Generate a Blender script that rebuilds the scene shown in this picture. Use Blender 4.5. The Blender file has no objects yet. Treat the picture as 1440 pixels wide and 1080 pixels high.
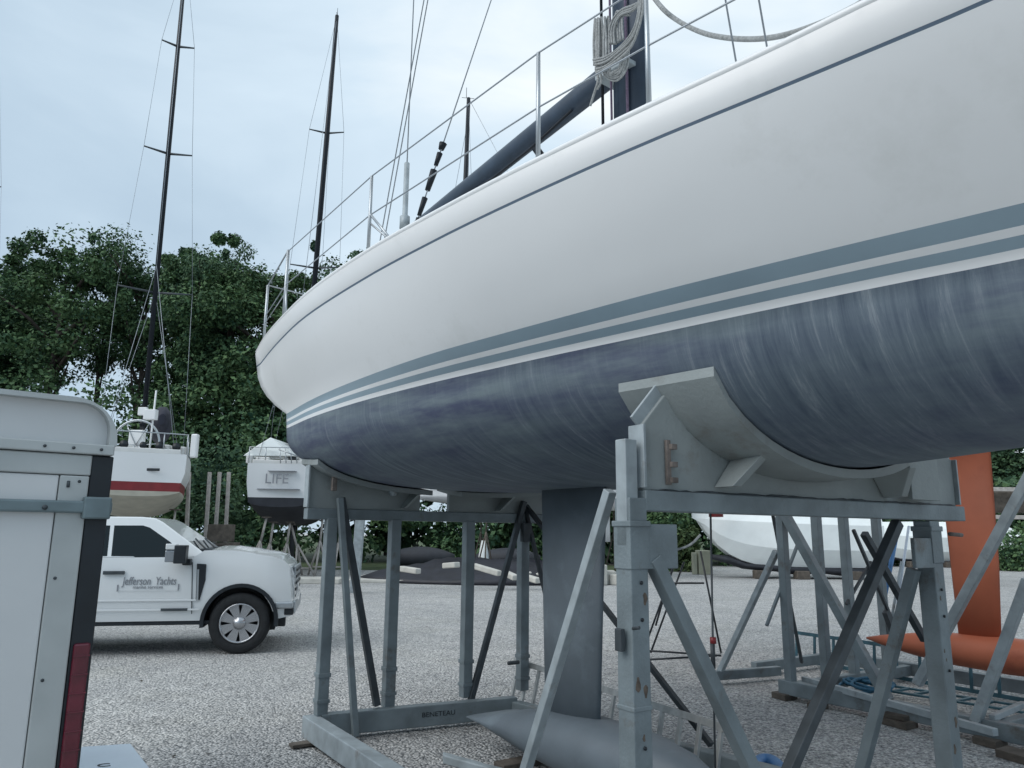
import bpy, bmesh, math, random
import numpy as np
from mathutils import Vector, Matrix
random.seed(7)
scene = bpy.context.scene
COL = scene.collection
V3 = Vector
# ------------------------------------------------------------------ camera
F = 1060.0; PIT = math.radians(11.2); ROL = math.radians(0.55); H = 1.65
TH = math.radians(33)
A = V3((-math.sin(TH), math.cos(TH), 0)); B = V3((math.cos(TH), math.sin(TH), 0)); UP = V3((0, 0, 1))
fwd = V3((0, math.cos(PIT), math.sin(PIT))); up0 = V3((0, -math.sin(PIT), math.cos(PIT))); r0 = V3((1, 0, 0))
right = r0*math.cos(ROL)+up0*math.sin(ROL); upv = up0*math.cos(ROL)-r0*math.sin(ROL)
CP = V3((0, 0, H))
cd = bpy.data.cameras.new('camera'); cam = bpy.data.objects.new('camera', cd); COL.objects.link(cam)
cd.sensor_fit = 'HORIZONTAL'; cd.sensor_width = 36; cd.lens = 36*F/1440; cd.clip_start = .05; cd.clip_end = 1500
M = Matrix((right, upv, -fwd)).transposed().to_4x4(); M.translation = CP
cam.matrix_world = M; scene.camera = cam
def ray(x, y): return (fwd*F+right*(x-720)+upv*(540-y)).normalized()
def Zp(x, y, z=0.): d = ray(x, y); return CP+d*((z-H)/d.z)
def Yp(x, y, Y): d = ray(x, y); return CP+d*(Y/d.y)
def Up(x, y, u): d = ray(x, y); return CP+d*((u-CP.dot(A))/d.dot(A))
def Vp(x, y, v): d = ray(x, y); return CP+d*((v-CP.dot(B))/d.dot(B))
def W(u, v, z): return A*u+B*v+UP*z
# ------------------------------------------------------------------ materials
def mat(name, col, rough=.6, metal=0., var=0., vscale=3., bump=0., bscale=40., coat=0., spec=.5, dirt=None, dscale=2.):
    m = bpy.data.materials.new(name); m.use_nodes = True; nt = m.node_tree; b = nt.nodes['Principled BSDF']
    b.inputs['Roughness'].default_value = rough; b.inputs['Metallic'].default_value = metal
    b.inputs['Coat Weight'].default_value = coat; b.inputs['Specular IOR Level'].default_value = spec
    b.inputs['Base Color'].default_value = (*col, 1)
    tc = nt.nodes.new('ShaderNodeTexCoord')
    if var > 0:
        n = nt.nodes.new('ShaderNodeTexNoise'); n.inputs['Scale'].default_value = vscale; n.inputs['Detail'].default_value = 6
        nt.links.new(tc.outputs['Object'], n.inputs['Vector'])
        r = nt.nodes.new('ShaderNodeValToRGB'); r.color_ramp.elements[0].position = .3; r.color_ramp.elements[1].position = .7
        r.color_ramp.elements[0].color = (*[c*(1-var) for c in col], 1); r.color_ramp.elements[1].color = (*[min(1, c*(1+var)) for c in col], 1)
        nt.links.new(n.outputs['Fac'], r.inputs['Fac']); out = r.outputs['Color']
        if dirt:
            n2 = nt.nodes.new('ShaderNodeTexNoise'); n2.inputs['Scale'].default_value = dscale; n2.inputs['Detail'].default_value = 8; n2.inputs['Roughness'].default_value = .7
            nt.links.new(tc.outputs['Object'], n2.inputs['Vector'])
            r2 = nt.nodes.new('ShaderNodeValToRGB'); r2.color_ramp.elements[0].position = .58; r2.color_ramp.elements[1].position = .76
            nt.links.new(n2.outputs['Fac'], r2.inputs['Fac'])
            mx = nt.nodes.new('ShaderNodeMixRGB'); mx.inputs['Color2'].default_value = (*dirt, 1)
            nt.links.new(r2.outputs['Color'], mx.inputs['Fac']); nt.links.new(out, mx.inputs['Color1']); out = mx.outputs['Color']
        nt.links.new(out, b.inputs['Base Color'])
    if bump > 0:
        n = nt.nodes.new('ShaderNodeTexNoise'); n.inputs['Scale'].default_value = bscale; n.inputs['Detail'].default_value = 5
        nt.links.new(tc.outputs['Object'], n.inputs['Vector'])
        bp = nt.nodes.new('ShaderNodeBump'); bp.inputs['Strength'].default_value = bump; bp.inputs['Distance'].default_value = .02
        nt.links.new(n.outputs['Fac'], bp.inputs['Height']); nt.links.new(bp.outputs['Normal'], b.inputs['Normal'])
    return m
STEEL = mat('galvanised_paint', (.175, .212, .228), .5, .1, .22, 5, .15, 60, dirt=(.10, .075, .055), dscale=3.5)
STEELC = mat('rust_patch', (.12, .095, .075), .85, 0, .4, 30)
STEELD = mat('dark_steel', (.055, .066, .074), .5, .3, .3, 8)
STEELL = mat('pale_steel', (.32, .365, .385), .5, .1, .2, 9, dirt=(.16, .12, .09), dscale=5)
PADM = mat('saddle_paint', (.265, .295, .295), .6, .05, .14, 3, .12, 45, dirt=(.19, .18, .16), dscale=2.5)
RUST = mat('rusty_plate', (.17, .145, .13), .8, 0, .4, 20)
WHITE = mat('white_gelcoat', (.765, .775, .775), .33, 0, .035, .7, .03, 1.2, coat=.1, dirt=(.68, .69, .68), dscale=1.1)
LINE = mat('groove_blue', (.10, .145, .20), .4)
STRIPE = mat('blue_grey_stripe', (.25, .335, .39), .35, 0, .08, 2, coat=.2)
def antifoul():
    m = mat('antifouling_blue', (.05, .08, .12), .75)
    nt = m.node_tree; b = nt.nodes['Principled BSDF']; tc = nt.nodes['Texture Coordinate']
    mp = nt.nodes.new('ShaderNodeMapping'); mp.inputs['Rotation'].default_value = (0, 0, -TH)
    mp2 = nt.nodes.new('ShaderNodeVectorMath'); mp2.operation = 'MULTIPLY'; mp2.inputs[1].default_value = (2.0, 22, 1.6)
    # streaks run down the sections: high frequency along the boat, low across it
    nt.links.new(tc.outputs['Object'], mp.inputs['Vector']); nt.links.new(mp.outputs['Vector'], mp2.inputs[0])
    n1 = nt.nodes.new('ShaderNodeTexNoise'); n1.inputs['Scale'].default_value = .9; n1.inputs['Detail'].default_value = 7; n1.inputs['Roughness'].default_value = .78
    n1.inputs['Distortion'].default_value = .5
    nt.links.new(mp2.outputs['Vector'], n1.inputs['Vector'])
    mp3 = nt.nodes.new('ShaderNodeVectorMath'); mp3.operation = 'MULTIPLY'; mp3.inputs[1].default_value = (.8, .8, 5)
    nt.links.new(mp.outputs['Vector'], mp3.inputs[0])
    n2 = nt.nodes.new('ShaderNodeTexNoise'); n2.inputs['Scale'].default_value = 1.6; n2.inputs['Detail'].default_value = 8; n2.inputs['Roughness'].default_value = .65
    nt.links.new(mp3.outputs['Vector'], n2.inputs['Vector'])
    r = nt.nodes.new('ShaderNodeValToRGB'); e = r.color_ramp.elements
    e[0].position = .34; e[0].color = (.055, .08, .115, 1); e[1].position = .74; e[1].color = (.30, .335, .36, 1)
    k = e.new(.54); k.color = (.12, .155, .19, 1)
    r2 = nt.nodes.new('ShaderNodeValToRGB'); e = r2.color_ramp.elements
    e[0].position = .36; e[0].color = (.065, .078, .135, 1); e[1].position = .62; e[1].color = (.17, .215, .235, 1)
    nt.links.new(n1.outputs['Fac'], r.inputs['Fac']); nt.links.new(n2.outputs['Fac'], r2.inputs['Fac'])
    mx = nt.nodes.new('ShaderNodeMixRGB')
    n3 = nt.nodes.new('ShaderNodeTexNoise'); n3.inputs['Scale'].default_value = 1.3; n3.inputs['Detail'].default_value = 4; nt.links.new(mp.outputs['Vector'], n3.inputs['Vector'])
    r4 = nt.nodes.new('ShaderNodeMapRange'); r4.inputs[1].default_value = .35; r4.inputs[2].default_value = .65; r4.inputs[3].default_value = .95; r4.inputs[4].default_value = .15; nt.links.new(n3.outputs['Fac'], r4.inputs[0]); nt.links.new(r4.outputs[0], mx.inputs['Fac'])
    nt.links.new(r.outputs['Color'], mx.inputs['Color1']); nt.links.new(r2.outputs['Color'], mx.inputs['Color2'])
    nt.links.new(mx.outputs['Color'], b.inputs['Base Color'])
    return m
ANTI = antifoul()
KEELM = mat('keel_blue_grey', (.135, .165, .19), .55, 0, .15, 2.5, .05, 30, dirt=(.19, .235, .265), dscale=1.6)
DECK = mat('deck_white', (.7, .7, .68), .6, 0, .05, 4)
CARBON = mat('carbon_black', (.010, .014, .02), .5, 0, .2, 6, spec=.25)
MASTM = mat('mast_blue_black', (.028, .045, .07), .4, .2, .2, 6)
CHROME = mat('stainless', (.42, .45, .47), .4, .8)
WIRE = mat('rigging_wire', (.3, .33, .36), .4, .5)
ROPE = mat('rope_grey', (.36, .375, .375), .9, 0, .25, 60, .6, 300)
PURPLE = mat('halyard_purple', (.16, .12, .18), .8, 0, .3, 40)
ORANGE = mat('orange_antifouling', (.46, .135, .07), .6, 0, .12, 2.5, dirt=(.34, .09, .05), dscale=2)
TRW = mat('trailer_white', (.65, .66, .66), .4, 0, .05, 1.5, .05, 8, dirt=(.5, .52, .52), dscale=1.5)
TRTRIM = mat('trailer_aluminium', (.46, .485, .48), .45, .3, .08, 6)
TRBAR = mat('trailer_bar_grey', (.17, .22, .235), .45, .4, .15, 10)
BLACK = mat('black_plastic', (.008, .013, .018), .45, 0, .3, 8)
REDL = mat('tail_light_red', (.11, .005, .018), .25, 0, .25, 14, coat=.5)
TRUCKW = mat('truck_white', (.70, .73, .74), .2, 0, .01, 1, coat=.6)
GLASS = mat('dark_window_glass', (.006, .012, .014), .05, 0, coat=.0, spec=.4)
TYRE = mat('tyre_rubber', (.012, .014, .016), .8, 0, .3, 20)
ALLOY = mat('alloy_rim', (.45, .46, .48), .25, .8)
LETTER = mat('lettering_grey', (.24, .255, .28), .6)
LETTERD = mat('lettering_dark', (.02, .025, .03), .6)
REDP = mat('red_boot_paint', (.2, .018, .022), .4, 0, .15, 4)
CREAM = mat('cream_bottom_paint', (.42, .4, .33), .7, 0, .12, 3)
BLUEB = mat('dark_bottom_paint', (.03, .033, .042), .7, 0, .2, 3)
WRAP = mat('shrink_wrap_white', (.82, .86, .85), .35, 0, .04, 2, .5, 3)
CONC = mat('kerb_concrete', (.48, .47, .43), .85, 0, .12, 4, .3, 30)
WOOD = mat('weathered_wood', (.10, .085, .07), .85, 0, .35, 7, .4, 40)
WOODP = mat('pale_stand_paint', (.42, .39, .36), .7, 0, .2, 9)
TARP = mat('black_tarpaulin', (.012, .013, .02), .55, 0, .4, 2.5, .8, 4)
PLASTIC = mat('white_plastic', (.72, .80, .88), .4, 0, .04, 4)
BLUEP = mat('blue_hose', (.07, .2, .42), .5, 0, .2, 10)
TEAL = mat('teal_ladder_paint', (.035, .10, .13), .5, .2, .35, 8)
BARK = mat('tree_bark', (.055, .045, .038), .9, 0, .4, 4, .6, 20)
STONEB = mat('pale_box_paint', (.34, .35, .27), .7, 0, .1, 4)
def foliage(name, lo, hi):
    m = bpy.data.materials.new(name); m.use_nodes = True; nt = m.node_tree; b = nt.nodes['Principled BSDF']
    b.inputs['Roughness'].default_value = .6; b.inputs['Specular IOR Level'].default_value = .12
    g = nt.nodes.new('ShaderNodeNewGeometry'); tc = nt.nodes.new('ShaderNodeTexCoord')
    n = nt.nodes.new('ShaderNodeTexNoise'); n.inputs['Scale'].default_value = .35; n.inputs['Detail'].default_value = 3
    nt.links.new(tc.outputs['Object'], n.inputs['Vector'])
    ad = nt.nodes.new('ShaderNodeMath'); ad.operation = 'MULTIPLY_ADD'; ad.inputs[1].default_value = .45; ad.inputs[2].default_value = -.1
    nt.links.new(g.outputs['Random Per Island'], ad.inputs[0])
    a2 = nt.nodes.new('ShaderNodeMath'); a2.operation = 'ADD'; nt.links.new(ad.outputs[0], a2.inputs[0]); nt.links.new(n.outputs['Fac'], a2.inputs[1])
    r = nt.nodes.new('ShaderNodeValToRGB'); r.color_ramp.elements[0].position = .3; r.color_ramp.elements[1].position = .95
    r.color_ramp.elements[0].color = (*lo, 1); r.color_ramp.elements[1].color = (*hi, 1)
    nt.links.new(a2.outputs[0], r.inputs['Fac']); nt.links.new(r.outputs['Color'], b.inputs['Base Color'])
    return m
LEAFA = foliage('foliage_mid_green', (.024, .064, .040), (.13, .21, .09))
LEAFB = foliage('foliage_dark_green', (.020, .052, .038), (.10, .17, .085))
LEAFC = foliage('foliage_olive', (.04, .072, .036), (.14, .19, .08))
def gravel():
    m = bpy.data.materials.new('gravel'); m.use_nodes = True; nt = m.node_tree; b = nt.nodes['Principled BSDF']; b.inputs['Roughness'].default_value = .9
    b.inputs['Specular IOR Level'].default_value = .2
    tc = nt.nodes.new('ShaderNodeTexCoord')
    def vor(s, feat='F1'):
        v = nt.nodes.new('ShaderNodeTexVoronoi'); v.inputs['Scale'].default_value = s; v.feature = feat; nt.links.new(tc.outputs['Object'], v.inputs['Vector']); return v
    def noi(s, d=5):
        v = nt.nodes.new('ShaderNodeTexNoise'); v.inputs['Scale'].default_value = s; v.inputs['Detail'].default_value = d; nt.links.new(tc.outputs['Object'], v.inputs['Vector']); return v
    v1 = vor(42); v2 = vor(95); n1 = noi(.35); n2 = noi(2.2, 8)
    sx = nt.nodes.new('ShaderNodeSeparateColor'); nt.links.new(v1.outputs['Color'], sx.inputs[0])
    sy = nt.nodes.new('ShaderNodeSeparateColor'); nt.links.new(v2.outputs['Color'], sy.inputs[0])
    r = nt.nodes.new('ShaderNodeValToRGB'); e = r.color_ramp.elements
    e[0].position = 0; e[0].color = (.10, .115, .135, 1); e[1].position = 1; e[1].color = (1, .99, .97, 1)
    for p, c in ((.25, (.44, .445, .445)), (.6, (.68, .68, .675)), (.85, (.90, .895, .885))): k = e.new(p); k.color = (*c, 1)
    av = nt.nodes.new('ShaderNodeMath'); av.operation = 'MULTIPLY_ADD'; av.inputs[1].default_value = .36
    sc = nt.nodes.new('ShaderNodeMath'); sc.operation = 'MULTIPLY'; sc.inputs[1].default_value = .6
    nt.links.new(sx.outputs[0], sc.inputs[0]); nt.links.new(sy.outputs[1], av.inputs[0]); nt.links.new(sc.outputs[0], av.inputs[2])
    nt.links.new(av.outputs[0], r.inputs['Fac'])
    # dust and wheel-worn patches
    r2 = nt.nodes.new('ShaderNodeValToRGB'); r2.color_ramp.elements[0].position = .35; r2.color_ramp.elements[1].position = .7
    r2.color_ramp.elements[0].color = (.82, .82, .82, 1); r2.color_ramp.elements[1].color = (1.12, 1.11, 1.08, 1)
    mm = nt.nodes.new('ShaderNodeMath'); mm.operation = 'ADD'; mh = nt.nodes.new('ShaderNodeMath'); mh.operation = 'MULTIPLY'; mh.inputs[1].default_value = .5
    nt.links.new(n1.outputs['Fac'], mm.inputs[0]); nt.links.new(n2.outputs['Fac'], mm.inputs[1]); nt.links.new(mm.outputs[0], mh.inputs[0]); nt.links.new(mh.outputs[0], r2.inputs['Fac'])
    mx = nt.nodes.new('ShaderNodeMixRGB'); mx.blend_type = 'MULTIPLY'; mx.inputs['Fac'].default_value = 1
    nt.links.new(r.outputs['Color'], mx.inputs['Color1']); nt.links.new(r2.outputs['Color'], mx.inputs['Color2'])
    n5 = noi(.9, 6); r5 = nt.nodes.new('ShaderNodeValToRGB'); r5.color_ramp.elements[0].position = .52; r5.color_ramp.elements[1].position = .72
    r5.color_ramp.elements[0].color = (1, 1, 1, 1); r5.color_ramp.elements[1].color = (.95, .945, .92, 1); nt.links.new(n5.outputs['Fac'], r5.inputs['Fac'])
    m5 = nt.nodes.new('ShaderNodeMixRGB'); m5.blend_type = 'MULTIPLY'; m5.inputs['Fac'].default_value = 1; nt.links.new(mx.outputs['Color'], m5.inputs['Color1']); nt.links.new(r5.outputs['Color'], m5.inputs['Color2']); mx = m5
    # crevices between stones
    r3 = nt.nodes.new('ShaderNodeValToRGB'); r3.color_ramp.elements[0].position = .25; r3.color_ramp.elements[1].position = .75
    r3.color_ramp.elements[0].color = (1, 1, 1, 1); r3.color_ramp.elements[1].color = (.58, .59, .60, 1)
    nt.links.new(v1.outputs['Distance'], r3.inputs['Fac'])
    mx2 = nt.nodes.new('ShaderNodeMixRGB'); mx2.blend_type = 'MULTIPLY'; mx2.inputs['Fac'].default_value = 1
    nt.links.new(mx.outputs['Color'], mx2.inputs['Color1']); nt.links.new(r3.outputs['Color'], mx2.inputs['Color2'])
    nt.links.new(mx2.outputs['Color'], b.inputs['Base Color'])
    bp = nt.nodes.new('ShaderNodeBump'); bp.invert = True; bp.inputs['Strength'].default_value = 1; bp.inputs['Distance'].default_value = .03
    nt.links.new(v1.outputs['Distance'], bp.inputs['Height']); nt.links.new(bp.outputs['Normal'], b.inputs['Normal'])
    return m
GRAVEL = gravel()
GRASS = mat('rough_grass', (.05, .075, .028), .9, 0, .45, 1.2, .8, 15)
EARTH = mat('dark_mulch', (.03, .026, .024), .95, 0, .5, 3, 1, 20)
# ------------------------------------------------------------------ mesh builder
class MB:
    def __init__(s): s.v = []; s.f = []; s.m = []; s.sm = []
    def add(s, vs, fs, mi=0, smooth=False):
        o = len(s.v); s.v += [tuple(p) for p in vs]
        for f in fs: s.f.append([i+o for i in f]); s.m.append(mi); s.sm.append(smooth)
        return s
    def box(s, c, ax, ay, az, mi=0):       # centre and three half-extent vectors
        c = V3(c); ax = V3(ax); ay = V3(ay); az = V3(az)
        vs = [c+ax*i+ay*j+az*k for i in (-1, 1) for j in (-1, 1) for k in (-1, 1)]
        fs = [(0, 1, 3, 2), (4, 6, 7, 5), (0, 4, 5, 1), (2, 3, 7, 6), (0, 2, 6, 4), (1, 5, 7, 3)]
        if ax.cross(ay).dot(az) < 0: fs = [f[::-1] for f in fs]
        return s.add(vs, fs, mi)
    def bx(s, x0, x1, y0, y1, z0, z1, mi=0):
        return s.box(((x0+x1)/2, (y0+y1)/2, (z0+z1)/2), ((x1-x0)/2, 0, 0), (0, (y1-y0)/2, 0), (0, 0, (z1-z0)/2), mi)
    def bar(s, p, q, w, h=None, ref=None, mi=0):
        p = V3(p); q = V3(q); h = h or w; d = (q-p); L = d.length; d.normalize()
        ref = V3(ref) if ref is not None else UP
        if abs(d.dot(ref)) > .98: ref = A
        x = d.cross(ref).normalized(); y = x.cross(d)
        return s.box((p+q)/2, x*w/2, y*h/2, d*L/2, mi)
    def tube(s, pts, r, n=8, mi=0, cap=True, closed=False):
        pts = [V3(p) for p in pts]; N = len(pts); rs = r if isinstance(r, (list, tuple)) else [r]*N
        vs = []; ref = None
        for i, p in enumerate(pts):
            if closed: d = pts[(i+1) % N]-pts[i-1]
            else: d = pts[min(i+1, N-1)]-pts[max(i-1, 0)]
            d.normalize()
            if ref is None: ref = UP if abs(d.z) < .9 else V3((1, 0, 0))
            x = d.cross(ref); x.normalize(); y = x.cross(d); ref = y.copy() if y.length > 0 else ref
            for k in range(n):
                a = 2*math.pi*k/n; vs.append(p+(x*math.cos(a)+y*math.sin(a))*rs[i])
        fs = []
        for i in range(N if closed else N-1):
            j = (i+1) % N
            for k in range(n): k2 = (k+1) % n; fs.append((i*n+k, i*n+k2, j*n+k2, j*n+k))
        if cap and not closed: fs.append(tuple(range(n))[::-1]); fs.append(tuple((N-1)*n+k for k in range(n)))
        return s.add(vs, fs, mi, True)
    def loft(s, rings, mi=0, closed=True, cap=True, smooth=True, mis=None):
        n = len(rings[0]); vs = [p for r in rings for p in r]
        o = len(s.v); s.v += [tuple(p) for p in vs]
        for i in range(len(rings)-1):
            for k in range(n if closed else n-1):
                k2 = (k+1) % n; s.f.append([o+i*n+k, o+i*n+k2, o+(i+1)*n+k2, o+(i+1)*n+k]); s.m.append(mis[k] if mis else mi); s.sm.append(smooth)
        if cap:
            s.f.append([o+k for k in range(n)][::-1]); s.m.append(mi); s.sm.append(False)
            s.f.append([o+(len(rings)-1)*n+k for k in range(n)]); s.m.append(mi); s.sm.append(False)
        return s
    def prism(s, poly, d, mi=0):           # polygon of points extruded by vector d
        poly = [V3(p) for p in poly]; n = len(poly); d = V3(d)
        vs = poly+[p+d for p in poly]; fs = [tuple(range(n)), tuple(range(2*n-1, n-1, -1))]
        for k in range(n): fs.append((k, k+n, (k+1) % n+n, (k+1) % n))
        return s.add(vs, fs, mi)
    def build(s, name, mats, parent=None, bevel=0., seg=2, xf=None):
        me = bpy.data.meshes.new(name); vs = s.v
        if xf is not None: vs = [tuple(xf @ V3(p)) for p in s.v]
        me.from_pydata(vs, [], s.f)
        mats = mats if isinstance(mats, (list, tuple)) else [mats]
        for m in mats: me.materials.append(m)
        me.polygons.foreach_set('material_index', s.m); me.polygons.foreach_set('use_smooth', s.sm)
        bm = bmesh.new(); bm.from_mesh(me); bmesh.ops.recalc_face_normals(bm, faces=bm.faces); bm.to_mesh(me); bm.free()
        me.update(); o = bpy.data.objects.new(name, me); COL.objects.link(o)
        if parent is not None:
            o.parent = parent; o.matrix_parent_inverse = world(parent).inverted()
        if bevel > 0:
            b = o.modifiers.new('bevel', 'BEVEL'); b.width = bevel; b.segments = seg; b.limit_method = 'ANGLE'; b.angle_limit = math.radians(40)
        return o
def world(o):
    m = Matrix.LocRotScale(o.location, o.rotation_euler, o.scale)
    if o.parent is not None: m = world(o.parent) @ o.matrix_parent_inverse @ m
    return m
def tag(o, label=None, cat=None, group=None, kind=None):
    if label: o['label'] = label
    if cat: o['category'] = cat
    if group: o['group'] = group
    if kind: o['kind'] = kind
    return o
def thing(name, label, cat, loc=(0, 0, 0), rz=0, group=None):
    o = bpy.data.objects.new(name, None); COL.objects.link(o); o.location = loc; o.rotation_euler = (0, 0, rz); o.empty_display_size = .2
    return tag(o, label, cat, group)
def copy_tree(o, parent=None):
    c = o.copy(); COL.objects.link(c)
    if parent is not None: c.parent = parent
    for ch in [x for x in COL.objects if x.parent == o]: copy_tree(ch, c)
    return c
def text(name, body, size, mtx, m, parent, ext=.002, shear=0., sx=1.):
    cu = bpy.data.curves.new(name, 'FONT'); cu.body = body; cu.size = size; cu.extrude = ext; cu.align_x = 'CENTER'; cu.align_y = 'CENTER'; cu.shear = shear
    t = bpy.data.objects.new('tmp', cu); COL.objects.link(t)
    dg = bpy.context.evaluated_depsgraph_get(); me = bpy.data.meshes.new_from_object(t.evaluated_get(dg)); me.name = name
    bpy.data.objects.remove(t); bpy.data.curves.remove(cu)
    me.transform(mtx @ Matrix.Diagonal((sx, 1, 1, 1))); me.materials.clear(); me.materials.append(m)
    o = bpy.data.objects.new(name, me); COL.objects.link(o); o.parent = parent; o.matrix_parent_inverse = world(parent).inverted()
    return o
def frame(o, x, y):                        # matrix whose x,y axes lie on a surface
    x = V3(x).normalized(); y = V3(y).normalized(); z = x.cross(y)
    m = Matrix((x, y, z)).transposed().to_4x4(); m.translation = V3(o); return m
def interp(tab, u):
    xs = [t[0] for t in tab]; ys = [t[1] for t in tab]
    if u <= xs[0]: return ys[0]
    if u >= xs[-1]: return ys[-1]
    for i in range(len(xs)-1):
        if xs[i] <= u <= xs[i+1]:
            x0, x1, y0, y1 = xs[i], xs[i+1], ys[i], ys[i+1]; h = x1-x0; t = (u-x0)/h
            def sl(k):
                if k <= 0: return (ys[1]-ys[0])/(xs[1]-xs[0])
                if k >= len(xs)-1: return (ys[-1]-ys[-2])/(xs[-1]-xs[-2])
                return (ys[k+1]-ys[k-1])/(xs[k+1]-xs[k-1])
            m0, m1 = sl(i)*h, sl(i+1)*h
            return (2*t**3-3*t*t+1)*y0+(t**3-2*t*t+t)*m0+(-2*t**3+3*t*t)*y1+(t**3-t*t)*m1
# ================================================================== GROUND AND SKY
g = MB(); n = 24
g.add([(-400, -200, 0), (400, -200, 0), (400, 600, 0), (-400, 600, 0)], [(0, 1, 2, 3)])
tag(g.build('gravel_yard', GRAVEL), kind='structure')
g = MB()
pts = [(-120, 35.5), (-9.6, 34.2), (-4.7, 34.0), (-2, 31.5), (3.5, 31.5), (9, 40), (30, 62), (60, 70), (140, 80), (140, 300), (-120, 300)]
g.add([(x, y, .012) for x, y in pts], [tuple(range(len(pts)))])
tag(g.build('grass_verge', GRASS), kind='structure')
# ================================================================== MAIN YACHT
VC = 3.4
sheerT = [(-2.9, 0.02), (-2.2, .33), (-1.2, .70), (0, 1.03), (.7, 1.18), (1.18, 1.28), (1.47, 1.33), (1.74, 1.385), (2.2, 1.48), (2.9, 1.605), (3.5, 1.69), (4.1, 1.76), (4.9, 1.80), (5.55, 1.79), (6.6, 1.715), (7.3, 1.62)]
grvT = [(-2.88, .02), (-2.2, .27), (-1.2, .6), (0, .92), (.91, 1.13), (1.25, 1.205), (1.52, 1.265), (1.8, 1.33), (2.11, 1.40), (2.51, 1.475), (2.99, 1.555), (3.47, 1.62), (4.3, 1.70), (5.42, 1.735), (6.4, 1.67), (7.3, 1.57)]
st1T = [(-2.75, .02), (-2.2, .12), (-1.2, .33), (0, .57), (1.0, .80), (1.37, .90), (1.69, .985), (2.05, 1.075), (2.4, 1.155), (2.82, 1.235), (3.23, 1.31), (3.95, 1.43), (4.94, 1.5), (5.83, 1.505), (6.7, 1.45)]
botT = [(-2.7, .02), (-2.2, .1), (-1.2, .27), (0, .48), (1.07, .69), (1.43, .79), (1.79, .88), (2.17, .965), (2.55, 1.045), (2.96, 1.135), (3.36, 1.215), (4.12, 1.35), (5.02, 1.455), (5.85, 1.49), (6.6, 1.46)]
def zS(u): return 3.35+.03*max(0, 1-u)
def zG(u): return 3.23+.028*max(0, 1-u)
def z1(u): return 2.705-.004*(u-1)
def zB(u): return 2.56-.003*(u-1)
keelT = [(-2.6, 2.44), (-1.8, 2.28), (-.5, 2.14), (.5, 2.07), (1.3, 2.03), (2.2, 1.985), (4, 1.97), (5.3, 1.985), (6.1, 2.03), (6.65, 2.12), (7.2, 2.24)]
def under(u, h):                           # half-breadth fraction 0..1 -> z
    bw = interp(botT, u); x = min(1, abs(h)/bw); w = min(1, max(0, (u-2.2)/3.9))
    e_ = 2.08+.72*w; yy = 1-(1-x**e_)**(1/e_)
    zk = interp(keelT, u); return zk+(zB(u)-zk)*yy
NU = 15
def station(U):
    def um(end_s, end_b):
        if U > 6.0: return 6.0+(U-6.0)*(end_s-6.0)
        if U < 0: return U/(-3.0)*end_b
        return U
    r = []
    us = um(7.3, -2.9); r.append((us, interp(sheerT, us)-.035, zS(us)+.012)); r.append((us, interp(sheerT, us), zS(us)-.02))
    ug = um(7.42, -2.88); gv = interp(grvT, ug)
    r.append((ug, gv, zG(ug)+.007)); r.append((ug, gv-.004, zG(ug)-.006))
    u1 = um(6.72, -2.75); h1 = interp(st1T, u1)
    for t in (.2, .4, .6, .8):
        uu = ug+(u1-ug)*t**2.0 if U > 6 else ug+(u1-ug)*t
        hh = gv+(h1-gv)*t + .018*math.sin(math.pi*t)*min(1, gv/1.2)
        r.append((uu, hh, (zG(ug)-.006)*(1-t)+z1(u1)*t))
    r.append((u1, h1, z1(u1)))
    ub = um(6.65, -2.7); hb = interp(botT, ub); zb = zB(ub)
    for t in (.39, .56, .80, 1):
        r.append((u1+(ub-u1)*t, h1+(hb-h1)*t, z1(u1)*(1-t)+zb*t))
    uk = um(6.65, -2.45)
    for k in range(1, NU+1):
        x = math.cos(math.pi/2*(k/NU)**1.0); 
        uu = ub+(uk-ub)*(k/NU); 
        bw = interp(botT, uu); h = max(0, x)*bw
        r.append((uu, h if k < NU else 0, under(uu, h)))
    return r
HM = [WHITE, LINE, STRIPE, ANTI]
bandm = [0, 0, 1, 0, 0, 0, 0, 0, 2, 0, 2, 0]+[3]*NU
yacht = thing('sailing_yacht', 'large white sailboat with blue-grey stripes and scrubbed dark blue bottom on a steel cradle', 'sailboat', W(4.2, VC, 0), TH)
hb = MB(); Us = [-3.0+.25*i for i in range(12)]+[0+.2*i for i in range(31)]+[6.1+.1*i for i in range(10)]
prev = None
for U in Us:
    st = station(U); 
    ring = [W(u, VC-h, z) for u, h, z in st]+[W(u, VC+h, z) for u, h, z in st[:-1][::-1]]
    if prev is not None:
        nn = len(ring); o = len(hb.v); hb.v += [tuple(p) for p in prev+ring]; bm_ = bandm+bandm[::-1]
        for k in range(nn-1):
            hb.f.append([o+k, o+k+1, o+nn+k+1, o+nn+k]); hb.m.append(bm_[k]); hb.sm.append(True)
    prev = ring
hb.add(prev, [tuple(range(len(prev)))], 0)     # transom
hull = hb.build('hull', HM, yacht)
bm = bmesh.new(); bm.from_mesh(hull.data); bmesh.ops.remove_doubles(bm, verts=bm.verts, dist=.0008); bmesh.ops.recalc_face_normals(bm, faces=bm.faces); bm.to_mesh(hull.data); bm.free()
d = MB(); prev = None
for U in Us:
    us, hs, zs = station(U)[0]; ring = [W(us, VC-hs+2*hs*t/8, zs-.005+.05*(1-(2*t/8-1)**2)) for t in range(9)]
    if prev: d.loft([prev, ring], closed=False, cap=False)
    prev = ring
d.build('deck', DECK, yacht)
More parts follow.
